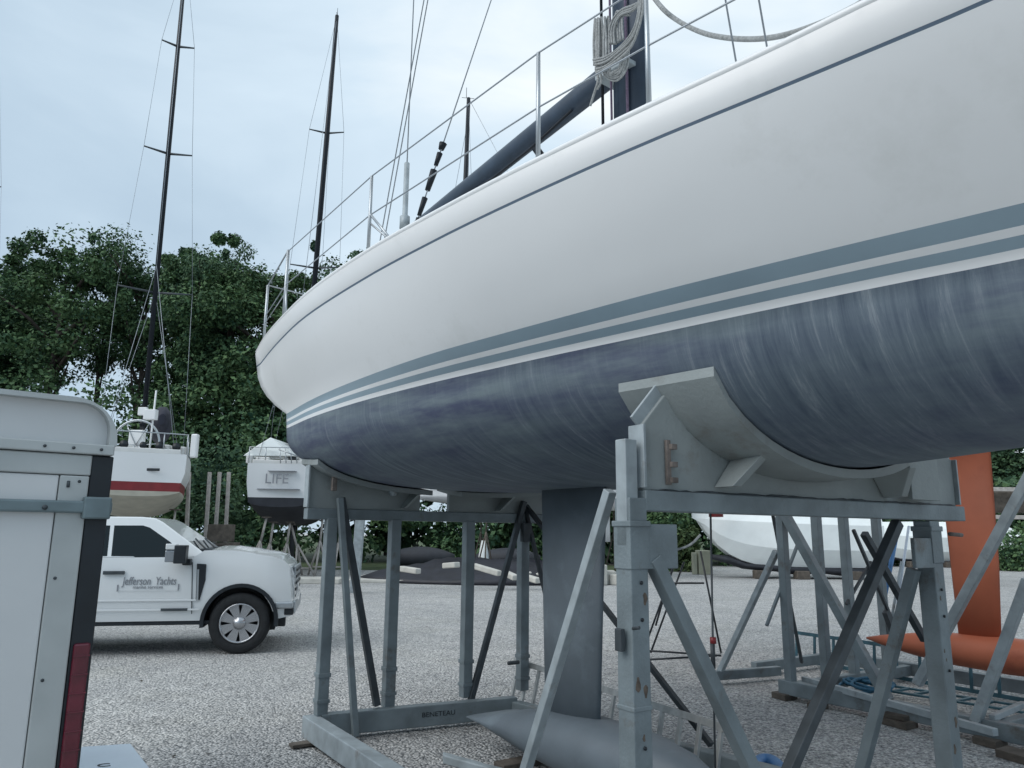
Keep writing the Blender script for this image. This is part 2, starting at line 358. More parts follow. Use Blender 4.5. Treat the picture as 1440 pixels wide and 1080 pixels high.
c = MB(); c.loft([[W(u, VC-w, 3.36), W(u, VC-w*.85, zt), W(u, VC+w*.85, zt), W(u, VC+w, 3.36)] for u, w, zt in ((1.2, .3, 3.4), (2.0, .45, 3.55), (3.4, .6, 3.62), (4.8, .68, 3.62), (4.9, .7, 3.4))], smooth=False)
c.build('cabin_top', DECK, yacht, .03)
# toe rail bead
for sgn in (-1, 1):
    t = MB(); t.tube([W(st[0], VC+sgn*(st[1]+.02), st[2]-.012) for st in [station(U)[0] for U in Us]], .016, 6)
    t.build('toe_rail', WHITE, yacht)
# keel fin and bulb
k = MB(); rings = []
def foil(u0, u1, z, th, vc=VC, n=16):
    r = []
    for i in range(n):
        a = 2*math.pi*i/n; x = .5-.5*math.cos(a); y = math.sin(a)*th*(1-.35*x)
        r.append(W(u0+(u1-u0)*x, vc+y, z))
    return r
fin = MB(); fin.loft([foil(4.02, 4.80, 2.02, .07), foil(4.08, 4.78, 1.2, .065), foil(4.13, 4.75, .36, .06)]).build('keel', KEELM, yacht)
b = MB(); rs = []
for u, hw, hh, zc in ((5.47, .25, .012, .235), (5.28, .25, .045, .235), (5.05, .25, .1, .24), (4.7, .26, .16, .245), (4.2, .25, .2, .25), (3.7, .23, .2, .25), (3.4, .18, .165, .25), (3.2, .11, .1, .25), (3.12, .02, .02, .25)):
    rs.append([W(u, VC+hw*abs(math.cos(a))**(.75)*(1 if math.cos(a) > 0 else -1), zc+hh*math.sin(a)) for a in [2*math.pi*i/20 for i in range(20)]])
b.loft(rs); b.build('keel_bulb', KEELM, yacht)
# mast, spreaders, boom
m = MB(); mz = [3.3, 6, 10, 14, 17.6]
m.loft([[W(3.68+.185*math.cos(a)*(1-.03*(z-3.3)), VC+.09*math.sin(a)*(1-.03*(z-3.3)), z) for a in [2*math.pi*i/24 for i in range(24)]] for z in mz])
mast = m.build('mast', MASTM, yacht)
for z, w in ((8, 1.2), (12, .95)):
    for s in (-1, 1): m = MB(); m.tube([W(3.72, VC, z), W(3.95, VC+s*w, z+.08)], [.04, .02], 6); m.build('spreader', CARBON, mast)
m = MB(); m.tube([W(3.62, VC-.10, 3.4), W(3.62, VC-.10, 12)], .011, 6); m.tube([W(3.78, VC-.11, 3.4), W(3.78, VC-.105, 11)], .009, 6)
m.build('halyard', PURPLE, mast)
m = MB(); m.tube([W(3.9, VC-.09, 3.4), W(3.9, VC-.09, 12)], .012, 6); m.build('halyard', CARBON, mast)
m = MB(); m.bar(W(3.72-.155, VC-.06, 4.93), W(3.72+.155, VC-.09, 4.93), .2, .035); m.build('mast_band', STEELL, mast, .004)
bo = MB(); rr = []
p0 = W(3.88, VC-.02, 5.04); p1 = W(7.4, VC+.03, 4.98)
for t in (0, .02, .5, .98, 1):
    s = .8 if t in (0, 1) else 1; c0 = p0.lerp(p1, t)
    rr.append([c0+B*.075*s*math.cos(a)+UP*.105*s*math.sin(a) for a in [2*math.pi*i/20 for i in range(20)]])
bo.loft(rr); boom = bo.build('boom', MASTM, yacht)
bo = MB(); bo.tube([W(4.3, VC-.07, 4.93), W(4.9, VC-.07, 4.86), W(5.5, VC-.06, 4.85), W(6.2, VC-.05, 4.90)], .011, 6); bo.build('reef_line', CARBON, boom)
v = MB(); v.tube([W(3.9, VC, 3.6), W(4.9, VC, 4.90)], .035, 8); v.build('vang', CARBON, yacht)
# gooseneck
v = MB(); v.bar(W(3.84, VC, 5.05), W(3.97, VC, 5.05), .08, .12); v.build('gooseneck', CHROME, boom, .01)
# stanchions and lifelines (starboard then port)
def stan_pos(u, off=.06): return interp(sheerT, u)-off
su = [(-1.6, .6), (.4, .6), (2.07, .62), (2.70, .61), (4.28, .56)]
tops = []
for sg in (-1, 1):
    tops = []
    for u, hh in su:
        h0 = stan_pos(u); pb = W(u, VC+sg*h0, 3.34); pt = pb+UP*hh; 
        s = MB(); s.tube([pb, pt], [.012, .010], 8); s.tube([pb, pb+UP*.05], .02, 8); s.build('stanchion', CHROME, yacht); tops.append((pb, pt))
        if u == 4.28:
            s = MB(); s.tube([pb+UP*.3, W(3.98, VC+sg*stan_pos(3.98), 3.37)], .008, 6); s.tube([pb+UP*.24+A*.0, W(4.1, VC+sg*stan_pos(4.1, .2), 3.37)], .007, 6); s.build('stanchion_brace', CHROME, yacht)
    for fz in (1.0, .52):
        pl = [pb.lerp(pt, fz) for pb, pt in tops]+[W(6.15, VC+sg*stan_pos(6.15), 3.37+.62*fz), W(7.2, VC+sg*stan_pos(7.2), 3.37+.62*fz)]
        L = MB(); L.tube(pl, .0045, 5); L.build('lifeline', WIRE, yacht)
# stern rail
s = MB()
for sg in (-1, 1):
    for u in (6.15, 7.2): s.tube([W(u, VC+sg*stan_pos(u), 3.33), W(u, VC+sg*stan_pos(u), 4.0)], .014, 8)
    s.tube([W(6.15, VC+sg*stan_pos(6.15), 4.0), W(7.2, VC+sg*stan_pos(7.2), 4.0), W(7.28, VC+sg*1.2, 4.0), W(7.28, VC+sg*.4, 4.0)], .007, 8)
    s.tube([W(6.15, VC+sg*stan_pos(6.15), 3.62), W(7.2, VC+sg*stan_pos(7.2), 3.62)], .004, 8)
    s.tube([W(6.15, VC+sg*stan_pos(6.15), 3.7), W(6.05, VC+sg*stan_pos(6.05), 3.36)], .009, 8)
    s.tube([W(7.25, VC+sg*1.5, 3.3), W(7.28, VC+sg*1.48, 3.55)], .018, 8)
s.build('stern_rail', CHROME, yacht)
# standing rigging
def wire(name, p, q, r=.004, mt=WIRE): s = MB(); s.tube([p, q], r, 5); return s.build(name, mt, yacht)
top = W(3.75, VC, 17.5)
for sg in (-1, 1):
    wire('shroud', W(1.75, VC+sg*1.22, 3.4), W(3.6, VC+sg*.06, 12)); wire('shroud', W(1.62, VC+sg*1.2, 3.4), W(3.6, VC+sg*.06, 15))
wire('forestay', W(-2.7, VC, 3.4), W(3.5, VC, 16.5))
wire('running_backstay', W(5.39, 2.145, 3.38), W(3.65, VC, 17.5), .005)
wire('running_backstay', W(5.28, 2.14, 3.38), W(3.65, VC, 17.3), .005)
q0 = W(4.71, 2.08, 3.38); q1 = W(3.7, VC, 9.2)
wire('checkstay', q0, q1, .005)
t = MB(); dd = (q1-q0).normalized()
for a_, b_, rr in ((.35, .50, .016), (.52, .66, .022), (.72, .88, .028), (.92, 1.02, .022), (1.05, 1.1, .03)): t.tube([q0+dd*a_, q0+dd*b_], [rr*.7, rr], 8)
t.build('tackle_block', CARBON, yacht)
t = MB(); t.tube([W(7.1, 3.2, 3.3), W(7.1, 3.2, 5.65)], .03, 8); t.tube([W(7.1, 3.2, 4.88), W(7.1, 3.2, 5.02)], .055, 8); t.build('ensign_staff', STEELL, yacht)
t = MB(); t.tube([W(7.1, 3.2, 5.6), W(7.08, 3.2, 13)], .007, 5); t.build('whip_antenna', WIRE, yacht)
# coiled rope hung by the mast
V0 = 3.06
def pxp(pts, v, j=0): return [Vp(x, y, v)+B*random.uniform(-j, j) for x, y in pts]
def smooth(pts, k=6):
    out = []
    for i in range(len(pts)-1):
        p0 = pts[max(i-1, 0)]; p1 = pts[i]; p2 = pts[i+1]; p3 = pts[min(i+2, len(pts)-1)]
        for t in [j/k for j in range(k)]: out.append(.5*((2*p1)+(p2-p0)*t+(2*p0-5*p1+4*p2-p3)*t*t+(3*p1-p0-3*p2+p3)*t**3))
    return out+[pts[-1]]
rp = MB()
for i in range(5): rp.tube(smooth(pxp([(836+i*4.6, 92+i), (835.5+i*4.6, 60), (836+i*4.6, 31-i*.8), (838+i*4.4, 30-i*.8), (838.5+i*4.6, 60), (838+i*4.6, 92)], V0-.02*(i % 2), .006)), .009, 6)
for i in range(6): rp.tube(smooth(pxp([(834+i, 84+i*3.4), (852, 80+i*3.2), (872, 66+i*3), (890, 45+i*3.2), (898+i, 20), (899+i, -6)], V0-.05-.01*(i % 3), .006)), .0085, 6)
for i in range(5): rp.tube(smooth(pxp([(846+i*3, 96), (849+i*2.6, 104), (856+i*1.5, 111-i*2.4), (866, 113-i*3.6), (876-i*1.5, 107-i*3), (882-i*2, 92-i*1.6), (884-i*2, 72)], V0-.01*i, .006)), .0085, 6)
for i in range(3): rp.tube(smooth(pxp([(858+i*3, 62), (857+i*3, 44), (862+i*3, 27+i), (874, 14+i*3), (890, 8+i*3), (902, 2)], V0, .004)), .009, 6)
for i in range(4): rp.tube(smooth(pxp([(866+i*3.6, 62-i*2), (865+i*3.4, 30), (868+i*3.4, 16), (880+i*2, 22)], V0+.02, .004)), .008, 6)
rp.tube(smooth(pxp([(838, 98), (841, 112), (836, 130), (830, 149)], V0)), .010, 6); rp.tube(smooth(pxp([(842, 98), (846, 112), (840, 126)], V0)), .008, 6)
tag(rp.build('coiled_rope', ROPE), 'bundle of pale grey rope hung beside the dark mast of the large yacht', 'rope')
rp = MB(); rp.tube(smooth([W(3.5, VC-.08, 5.6)]+pxp([(925, 4), (950, 27), (985, 45), (1020, 53), (1060, 55), (1100, 50), (1150, 34), (1200, 10), (1235, -12)], 2.75)+[W(-.2, VC-.3, 4.2), W(-1.6, VC-.1, 3.5)], 6), .0135, 8)
tag(rp.build('hanging_line', ROPE), 'thick grey line sagging from the mast towards the bow above the large white hull', 'rope')
# ================================================================== STEEL CRADLE UNDER THE YACHT
crd = thing('boat_cradle', 'tall grey-blue steel cradle with curved saddles and braced posts carrying the large white yacht', 'boat cradle', W(4.4, VC, 0), TH)
def part(mb, name, mt, par=crd, bev=.006): return mb.build(name, mt, par, bev)
def saddle(u0, vl, vr, zt, ul, ur, hmax, par=crd, gap=None):
    zb_ = 1.838; hp_ = hmax; hmax = hmax+interp(botT, u0)-interp(botT, ul); apl = VC-hmax+.06; apr = VC+hmax-.06
    curve = [W(u0-.025, v_, under(u0, v_-VC)-.05) for v_ in [VC-hmax+.1+(2*hmax-.2)*i/24 for i in range(25)]]
    poly = [W(u0-.025, vl, zb_), W(u0-.025, vl, zt)]+[W(u0-.025, apl, under(u0, hmax)-.07)]+curve[1:-1]+[W(u0-.025, apr, under(u0, hmax)-.07), W(u0-.025, vr, zt), W(u0-.025, vr, zb_)]
    if gap:
        cl_ = [W(u0-.025, v_, under(u0, v_-VC)-.05) for v_ in [VC-hmax+.1+(gap[0]-VC+hmax-.1)*i/12 for i in range(13)]]; cr_ = [W(u0-.025, v_, under(u0, v_-VC)-.05) for v_ in [gap[1]+(VC+hmax-.1-gap[1])*i/12 for i in range(13)]]
        mb = MB(); mb.prism(poly[:3]+cl_+[W(u0-.025, gap[0], zb_)], A*.05); sd = mb.build('saddle', PADM, par, .006)
        mb = MB(); mb.prism([W(u0-.025, gap[1], zb_)]+cr_+poly[-3:], A*.05); mb.build('saddle_plate', PADM, par, .006)
    else:
        mb = MB(); mb.prism(poly, A*.05); sd = mb.build('saddle', PADM, par, .006)
    ha_ = hmax; hmax = hp_
    for va, vb in (((VC-hmax, gap[0]), (gap[1], VC+hmax)) if gap else ((VC-hmax, VC+hmax),)):
      p = MB(); n = 20; rings = []
      for j, u in enumerate((ul, (ul*2+u0)/3, u0, (u0+ur*2)/3, ur)):
        ex_ = interp(botT, u)-interp(botT, ul); v0_ = va-(ex_ if va == VC-hmax else 0); v1_ = vb+(ex_ if vb == VC+hmax else 0)
        rings.append((u, [v0_+(v1_-v0_)*i/n for i in range(n+1)]))
      top_ = [[W(u, v_, under(u, v_-VC)-.012) for v_ in vs] for u, vs in rings]; bot_ = [[W(u, v_, under(u, v_-VC)-.055) for v_ in vs] for u, vs in rings]
      p.loft(top_, closed=False, cap=False); p.loft(bot_, closed=False, cap=False)
      for j in (0, len(rings)-1):
          for i in range(n): p.add([top_[j][i], top_[j][i+1], bot_[j][i+1], bot_[j][i]], [(0, 1, 2, 3)])
      for i in (0, n):
          for j in range(len(rings)-1): p.add([top_[j][i], top_[j+1][i], bot_[j+1][i], bot_[j][i]], [(0, 1, 2, 3)])
      p.build('pad', PADM, sd)
    hmax = ha_
    for s_, e_ in ((-1, vl), (1, vr)):
        f = MB()
        ap = W(u0, apl if s_ < 0 else apr, under(u0, hmax)-.06); k_ = W(u0, e_+s_*.008, zt)
        f.bar(W(u0, e_+s_*.008, 1.85), k_, .016, .10, A); f.bar(k_, ap, .016, .10, A.cross((ap-k_).normalized()))
        f.build('edge_flange', STEELL, sd, .003)
    bb = MB(); bb.box(W(u0, (vl+vr)/2+.02, 1.795), B*((vr-vl)/2+.03), A*.05, UP*.045); bb.build('crossbeam', STEEL, sd, .006)
    return sd
s1 = saddle(2.5, 2.30, 4.92, 2.13, 2.2, 2.70, .93)
s2 = saddle(6.32, 2.06, 4.55, 2.2, 6.05, 6.55, 1.36, gap=(3.1, 3.4))
for v0, v1 in ((2.34, 4.88),):
    wb_ = MB(); wb_.tube([W(2.468, v0+(v1-v0)*i/60, 1.842+.004*random.uniform(-1, 1)) for i in range(61)], [.006+.002*(i % 2) for i in range(61)], 6); wb_.build('weld_bead', STEELD, s1)
# gusset ribs on the near saddle face
for (v0, z0, v1, z1_) in ((2.74, 1.87, 2.93, 2.08), (4.12, 1.87, 4.02, 2.0)):
    rb = MB(); 
    rb.add([W(2.47, v0, z0), W(2.47, v1, z1_), W(2.24, v1+.0, z1_+.02), W(2.36, v0, z0), W(2.47, v0+.06, z0), W(2.47, v1+.06, z1_), W(2.24, v1+.06, z1_+.02), W(2.36, v0+.06, z0)],
           [(0, 1, 2, 3), (7, 6, 5, 4), (0, 4, 5, 1), (1, 5, 6, 2), (2, 6, 7, 3), (3, 7, 4, 0)])
    rb.build('gusset_rib', PADM, s1, .004)
rb = MB(); rb.box(W(2.40, 4.43, 1.99), B*.15, A*.012, UP*.13); rb.build('stiffener_plate', PADM, s1, .004)
for v0 in (2.44, 4.62):
    rb = MB(); rb.box(W(2.462, v0, 1.97), B*.012, A*.008, UP*.1)
    for z in (1.89, 1.96, 2.04): rb.box(W(2.45, v0+.02, z), B*.018, A*.012, UP*.012)
    rb.build('bolt_strip', RUST, s1, .002)
for v0 in (2.9, 3.9):
    rb = MB(); rb.add([W(6.29, v0, 1.86), W(6.29, v0+.1, 2.0), W(6.1, v0+.1, 2.0), W(6.2, v0, 1.86), W(6.29, v0+.03, 1.86), W(6.29, v0+.13, 2.0), W(6.1, v0+.13, 2.0), W(6.2, v0+.03, 1.86)],
           [(0, 1, 2, 3), (7, 6, 5, 4), (0, 4, 5, 1), (1, 5, 6, 2), (2, 6, 7, 3), (3, 7, 4, 0)])
    rb.build('gusset_rib', PADM, s2, .003)
def post(u, v, z0, z1_, w, par=crd, mt=STEEL, sleeve=None, name='post'):
    mb = MB(); mb.bar(W(u, v, z0), W(u, v, z1_), w, w, A); p = mb.build(name, mt, par, .006)
    if sleeve:
        for zc, hh, ww in sleeve:
            c_ = MB(); c_.bar(W(u, v, zc-hh/2), W(u, v, zc+hh/2), ww, ww, A); c_.build('collar', mt, p, .004)
    return p
n1 = post(2.5, 2.245, 0.16, 1.60, .098, sleeve=[(1.60, .19, .108), (1.695, .025, .12), (1.755, .10, .098), (.95, .02, .105)])
mb = MB(); mb.bar(W(2.5, 2.225, 1.6), W(2.5, 2.225, 2.06), .068, .068, A); mb.build('inner_post', STEELL, crd, .005)
mb = MB(); mb.box(W(2.46, 2.37, 1.60), B*.10, A*.012, UP*.095); mb.box(W(2.54, 2.37, 1.60), B*.10, A*.012, UP*.095); mb.build('bracket_plate', STEEL, crd, .004)
mb = MB(); mb.box(W(2.46, 2.245+.0, 1.075), B*.055, A*.02, UP*.0); mb = MB(); mb.box(W(2.5, 2.17, 1.22), B*.012, A*.02, UP*.045); mb.tube([W(2.44, 2.19, 1.27), W(2.38, 2.17, 1.28)], .008, 6); mb.build('height_pin', STEELD, n1, .003)
for z in (1.45, 1.3, .8, .55): mb = MB(); mb.tube([W(2.445, 2.25, z), W(2.452, 2.25, z)], .008, 8); mb.build('pin_hole', BLACK, n1)
n2 = post(2.5, 4.60, 0.16, 1.745, .104, sleeve=[(1.60, .2, .115), (1.70, .03, .128)])
mb = MB(); mb.box(W(2.46, 4.46, 1.56), B*.10, A*.012, UP*.085); mb.build('bracket_plate', STEEL, crd, .004)
mb = MB(); mb.tube([W(2.42, 4.70, 1.67), W(2.42, 4.84, 1.665)], .012, 8); mb.build('height_pin', RUST, n2)
for z in (1.35, 1.2, .9): mb = MB(); mb.tube([W(2.44, 4.6, z), W(2.449, 4.6, z)], .008, 8); mb.build('pin_hole', BLACK, n2)
for v_ in (2.27, 2.86, 3.62, 4.24): post(6.3, v_, .19, 1.76, .092, sleeve=[(.5, .035, .108), (.30, .03, .108)])
# base frame
def beam(p, q, w, h, name='base_beam', mt=STEEL, par=crd): mb = MB(); mb.bar(p, q, w, h); return mb.build(name, mt, par, .008)
beam(W(6.36, 2.20, .11), W(1.6, 2.20, .11), .12, .16, mt=STEELL); beam(W(6.3, 2.27, .115), W(6.05, 4.0, .115), .1, .17)
beam(W(6.02, 3.98, .1), W(1.6, 4.62, .1), .1, .14); beam(W(2.5, 2.27, .11), W(2.5, 4.7, .11), .1, .14)
foot = Zp(430, 1048, .01)
mb = MB(); mb.box(foot+UP*.012, A*.05, B*.12, UP*.012); tag(mb.build('wood_shim', WOOD, None, .003), 'thin dark wood shim on the gravel beside the left corner of the yacht cradle', 'wood block')
# braces
def br(p, q, w, mt=STEEL, h=None, par=crd): mb = MB(); mb.bar(p, q, w, h or w, A); return mb.build('brace', mt, par, .004)
a_ = Vp(858, 690, 2.33); b_ = Vp(740, 1080, 2.33); br(a_, b_+(b_-a_)*.22, .048, STEELL)
a_ = Up(917, 785, 2.47); b_ = Up(1056, 1080, 2.47); br(a_, b_+(b_-a_)*.40, .062)
a_ = Up(1262, 735, 2.53); b_ = Up(1116, 1070, 2.53); br(a_, b_+(b_-a_)*.30, .055, STEELD)
a_ = Vp(1285, 800, 4.48); b_ = Vp(1215, 1070, 4.48); br(a_, b_+(b_-a_)*.3, .062)
br(Up(480, 700, 6.25), Up(530, 992, 6.25), .055, STEELD)
br(Up(478, 700, 6.22), Zp(500, 1036, 0.03), .05, STEEL)
br(Up(737, 705, 6.25), Up(662, 985, 6.25), .05, STEELD)
br(Up(735, 700, 6.33), Vp(768, 840, 4.3)+UP*0, .035, STEELD)
br(Vp(735, 705, 4.28), W(4.0, 4.3, .2), .04, STEELD)
mb = MB(); mb.box(W(6.22, 4.22, 1.66), B*.05, A*.03, UP*.09); mb.build('bracket_plate', STEELD, crd, .004)
mb = MB(); c0 = Up(553, 692, 6.2); mb.tube([c0-A*.02, c0+A*.02], .035, 12); mb.build('pivot_bolt', STEELL, crd)
c0 = Up(722, 932, 6.22); mb = MB(); mb.tube([c0-B*.06, c0+B*.06], .018, 8); mb.build('height_pin', STEELD, crd)
mb = MB(); c0 = Up(470, 680, 6.2); mb.box(c0, B*.02, A*.02, UP*.06); mb.build('bracket_plate', RUST, crd, .003)
rr2 = random.Random(5)
for (u_, v_, w_) in ((2.5, 2.245, .098), (2.5, 4.60, .104)):
    for k_ in range(5):
        z_ = rr2.uniform(.3, 1.45); h_ = rr2.uniform(.006, .022); off = rr2.uniform(-.03, .03); mb = MB()
        mb.prism([W(u_-w_/2-.0015, v_+off+h_*.6*math.cos(a)*(1+.4*math.sin(3*a+k_)), z_+h_*1.5*math.sin(a)) for a in [2*math.pi*i/10 for i in range(10)]], A*.003); mb.build('rust_chip', STEELC, n1 if v_ < 3 else n2)
# stencil on the rear base beam
e0 = W(6.3, 2.27, 0); e1 = W(6.05, 4.0, 0); dx = (e1-e0).normalized(); nrm = dx.cross(UP)
c0 = e0.lerp(e1, .57)+UP*.125+nrm*.0525
if nrm.dot(CP-c0) < 0: nrm = -nrm
text('stencil_lettering', 'BENETEAU', .055, frame(c0, dx, UP), LETTERD, crd, .001, 0, 1.15)
# threaded hanging rod
mb = MB(); p = Up(999, 712, 2.75); q = Up(1004, 1080, 2.75); mb.tube([p, q-UP*.25], .0055, 6); mb.tube([Up(1002, 905, 2.75), Up(1003, 940, 2.75)], .012, 6); mb.build('hanging_rod', STEELD, crd)
mb = MB(); q = Up(1003, 905, 2.75); mb.tube([q, q+UP*.03], .016, 8); mb.build('rod_clamp', REDP, crd)
# keel blocks
kb = MB(); kb.box(W(4.9, VC, .02), B*.3, A*.07, UP*.02); tag(kb.build('keel_block', WOOD, None, .006), 'flat timber block lying under the grey-blue keel bulb of the large yacht', 'wood block')
lt = MB(); p = Zp(640, 1066, .03); lt.box(p+B*.02-A*.25, (B*.3+A*.6).normalized()*.05, (A-B*.3).normalized()*.32, UP*.03); tag(lt.build('steel_offcut', STEELL, None, .008), 'pale steel channel piece on the gravel in front of the keel bulb tip', 'steel bar')
rnd_ = random.Random(3); lv = MB()
for k_ in range(160):
    x_ = rnd_.uniform(-5.5, 7); y_ = rnd_.uniform(3.6, 17); a_ = rnd_.uniform(0, 6.28); r_ = rnd_.uniform(.012, .032); c_ = V3((x_, y_, .012)); e_ = V3((math.cos(a_), math.sin(a_), rnd_.uniform(-.2, .3)))*r_; f_ = V3((-math.sin(a_), math.cos(a_), 0))*r_*.6
    lv.add([c_-e_, c_-f_, c_+e_, c_+f_], [(0, 1, 2, 3)])
tag(lv.build('leaf_litter', mat('dead_leaf', (.05, .042, .03), .8, 0, .5, 3)), 'scattered dead leaves and twigs on the gravel', 'leaves', kind='stuff')
# thin rope tied to near post
rp = MB(); rp.tube(smooth([Yp(x, y, 3.45) for x, y in ((917, 775), (935, 775), (955, 772), (972, 765), (985, 752))]), .006, 6)
tag(rp.build('tie_rope', ROPE), 'short pale rope trailing off the bracket of the nearest cradle post', 'rope')
# ================================================================== ORANGE KEEL YACHT AND ITS CRADLE
VO = 8.0
oy = thing('sailing_yacht', 'sailboat with orange keel fin and orange torpedo bulb behind the right cradle post', 'sailboat', W(3.9, VO, 0), TH)
def simple_hull(par, mats, L0, L1, vc, b, zs, zw, zk, axA=A, axB=B, org=V3((0, 0, 0)), stern=.8, bands=None, trans=.0, sw=.10):
    """Lofted hull from stern coordinate L0 to stem L1."""
    mb = MB(); N = 22; prev = None; base = None
    for i in range(N+1):
        s = i/N; l = L0+(L1-L0)*s
        w = (stern+(1-stern)*math.sin(min(1, s/.45)*math.pi/2)) if s < .45 else math.cos((s-.45)/.55*math.pi/2)**.8
        w = max(w, .012); zr = zs+.25*max(0, s-.4)**1.5; zkk = zk+(zw-.02-zk)*(max(0, (.25-s)/.25)**1.6*.8+max(0, (s-.5)/.5)**2)
        row = [(b*w, zr, 0), (b*w*1.01, zr-.1, 0), (b*w*1.0, (zs+zw)/2, 0)]
        hwl = b*w*(.93 if s < .6 else .93-.35*(s-.6)/.4)
        row += [(hwl*1.005, zw+.06+sw, 0), (hwl, zw+.05+sw, 1), (hwl*.995, zw, 1)]
        for k in range(1, 9):
            a = math.pi/2*k/8; row.append((hwl*math.cos(a)**.8 if k < 8 else 0, zw-(zw-zkk)*math.sin(a)**1.3, 2))
        ring = [org+axA*l+axB*(vc-h)+UP*z for h, z, _ in row]+[org+axA*l+axB*(vc+h)+UP*z for h, z, _ in row[:-1][::-1]]
        ms = [r_[2] for r_ in row[1:]]; ms = ms+ms[::-1]
        if prev is None: base = ring
        else:
            nn = len(ring); o = len(mb.v); mb.v += [tuple(p) for p in prev+ring]
            for k in range(nn-1): mb.f.append([o+k, o+k+1, o+nn+k+1, o+nn+k]); mb.m.append(ms[k]); mb.sm.append(True)
            mb.add([prev[0], ring[0], ring[-1], prev[-1]], [(0, 1, 2, 3)], 0)
        prev = ring
    n = len(base); rows = n//2
    for k in range(rows):      # transom in horizontal bands
        if k < rows-1: mb.add([base[k], base[k+1], base[n-2-k], base[n-1-k]], [(0, 1, 2, 3)], ms[k])
        else: mb.add([base[k], base[k+1], base[k+2]] if n % 2 else [base[k], base[k+1]], [(0, 1, 2)], 2)
    return mb.build('hull', mats, par)
simple_hull(oy, [WHITE, STRIPE, ORANGE], 9.2, -1.2, VO, 1.5, 4.5, 3.6, 3.05)
fb = MB(); fb.loft([foil(3.62, 4.16, 3.1, .05, VO), foil(3.68, 4.14, 1.4, .05, VO), foil(3.74, 4.13, .62, .045, VO)]).build('keel', ORANGE, oy)
b = MB(); rs = []
for u, rr_ in ((5.12, .01), (4.95, .05), (4.6, .11), (4.2, .155), (3.7, .17), (3.2, .16), (2.9, .12), (2.72, .06), (2.66, .01)):
    rs.append([W(u, VO+rr_*1.1*math.cos(a), .56+rr_*math.sin(a)) for a in [2*math.pi*i/16 for i in range(16)]])
b.loft(rs).build('keel_bulb', ORANGE, oy)
mb = MB(); mb.loft([[W(3.6+.1*math.cos(a), VO+.06*math.sin(a), z) for a in [2*math.pi*i/12 for i in range(12)]] for z in (4.4, 9, 16)]); mb.build('mast', CARBON, oy)
oc = thing('boat_cradle', 'braced grey steel boat cradle standing around the orange keel bulb at the right', 'boat cradle', W(4.2, VO, 0), TH)
def opost(u, v, z0, z1_, w=.09): return post(u, v, z0, z1_, w, oc)
for v_ in (6.9, 7.5, 8.0, 8.65): opost(5.3, v_, .16, 2.95, .088)
opost(2.5, 6.9, .16, 2.95); opost(2.5, 9.1, .16, 2.95)
beam(W(5.42, 6.9, .12), W(2.4, 6.9, .12), .11, .14, par=oc); beam(W(6.4, 9.1, .12), W(2.4, 9.1, .12), .11, .14, par=oc)
beam(Zp(1003, 950, .1), Zp(1096, 943, .1), .08, .10, par=oc)
beam(W(5.3, 6.95, .11), W(5.3, 9.05, .11), .09, .12, par=oc); beam(W(3.35, 6.95, .11), W(3.35, 9.05, .11), .09, .12, par=oc); beam(W(6.35, 7.6, .11), W(6.35, 9.05, .11), .09, .12, par=oc)
beam(W(5.3, 6.7, 3.0), W(5.3, 9.3, 3.0), .1, .1, 'crossbeam', par=oc); beam(W(2.5, 6.7, 3.0), W(2.5, 9.3, 3.0), .1, .1, 'crossbeam', par=oc)
def obr(p, q, w, mt=STEEL): return br(p, q, w, mt, None, oc)
obr(Vp(1092, 775, 6.9), Vp(1011, 948, 6.9), .06, STEELL)
obr(Vp(1103, 722, 6.88), W(4.25, 6.9, .18), .085)
obr(Vp(1085, 715, 7.0), W(5.9, 7.9, .2), .03, STEELD); obr(Up(1122, 765, 5.35), Up(1078, 880, 5.35), .03)
obr(Up(1200, 745, 5.25), Up(1258, 880, 5.25), .035, STEELD); obr(Up(1225, 790, 5.28), Up(1190, 850, 5.28), .03, STEELD)
obr(Vp(1450, 665, 6.95), Vp(1290, 962, 6.95), .075, STEELL)
obr(Vp(1446, 815, 6.85), Vp(1372, 1015, 6.85), .075, STEELL)
obr(Up(1245, 860, 5.2), Up(1262, 905, 5.2), .06, STEELD); obr(Up(1215, 750, 3.9), Up(1300, 900, 3.9), .055, STEELD)
for (x, y, w_) in ((1103, 978, .1), (1150, 992, .06), (1262, 1015, .15), (1392, 1042, .1), (1430, 1062, .12)):
    p = Zp(x, y, .03); k = MB(); k.box(p, (A+B*.2)*w_, B*.1, UP*.03)
    if x in (1262,): k.box(p+UP*.05, (A)*w_*.7, B*.07, UP*.02)
    nm = {1103: 'dark timber block under the left foot of the right-hand cradle, farthest left', 1150: 'small dark timber chip just right of the left foot of the right-hand cradle', 1262: 'largest stack of dark planks between the two nearest cradle posts at right', 1392: 'dark block under the cradle foot just right of the right cradle post', 1430: 'dark block on the gravel at the lower right corner of the photo'}[x]
    tag(k.build('timber_block', WOOD, None, .006), nm, 'wood block', 'timber packing blocks under the cradles')
for (x0, y0, x1, y1, w_) in ((1395, 1010, 1440, 990, .03), (1130, 955, 1400, 1030, .035)):
    obr(Zp(x0, y0, .2), Zp(x1, y1, .2), w_*1.6, STEELL)
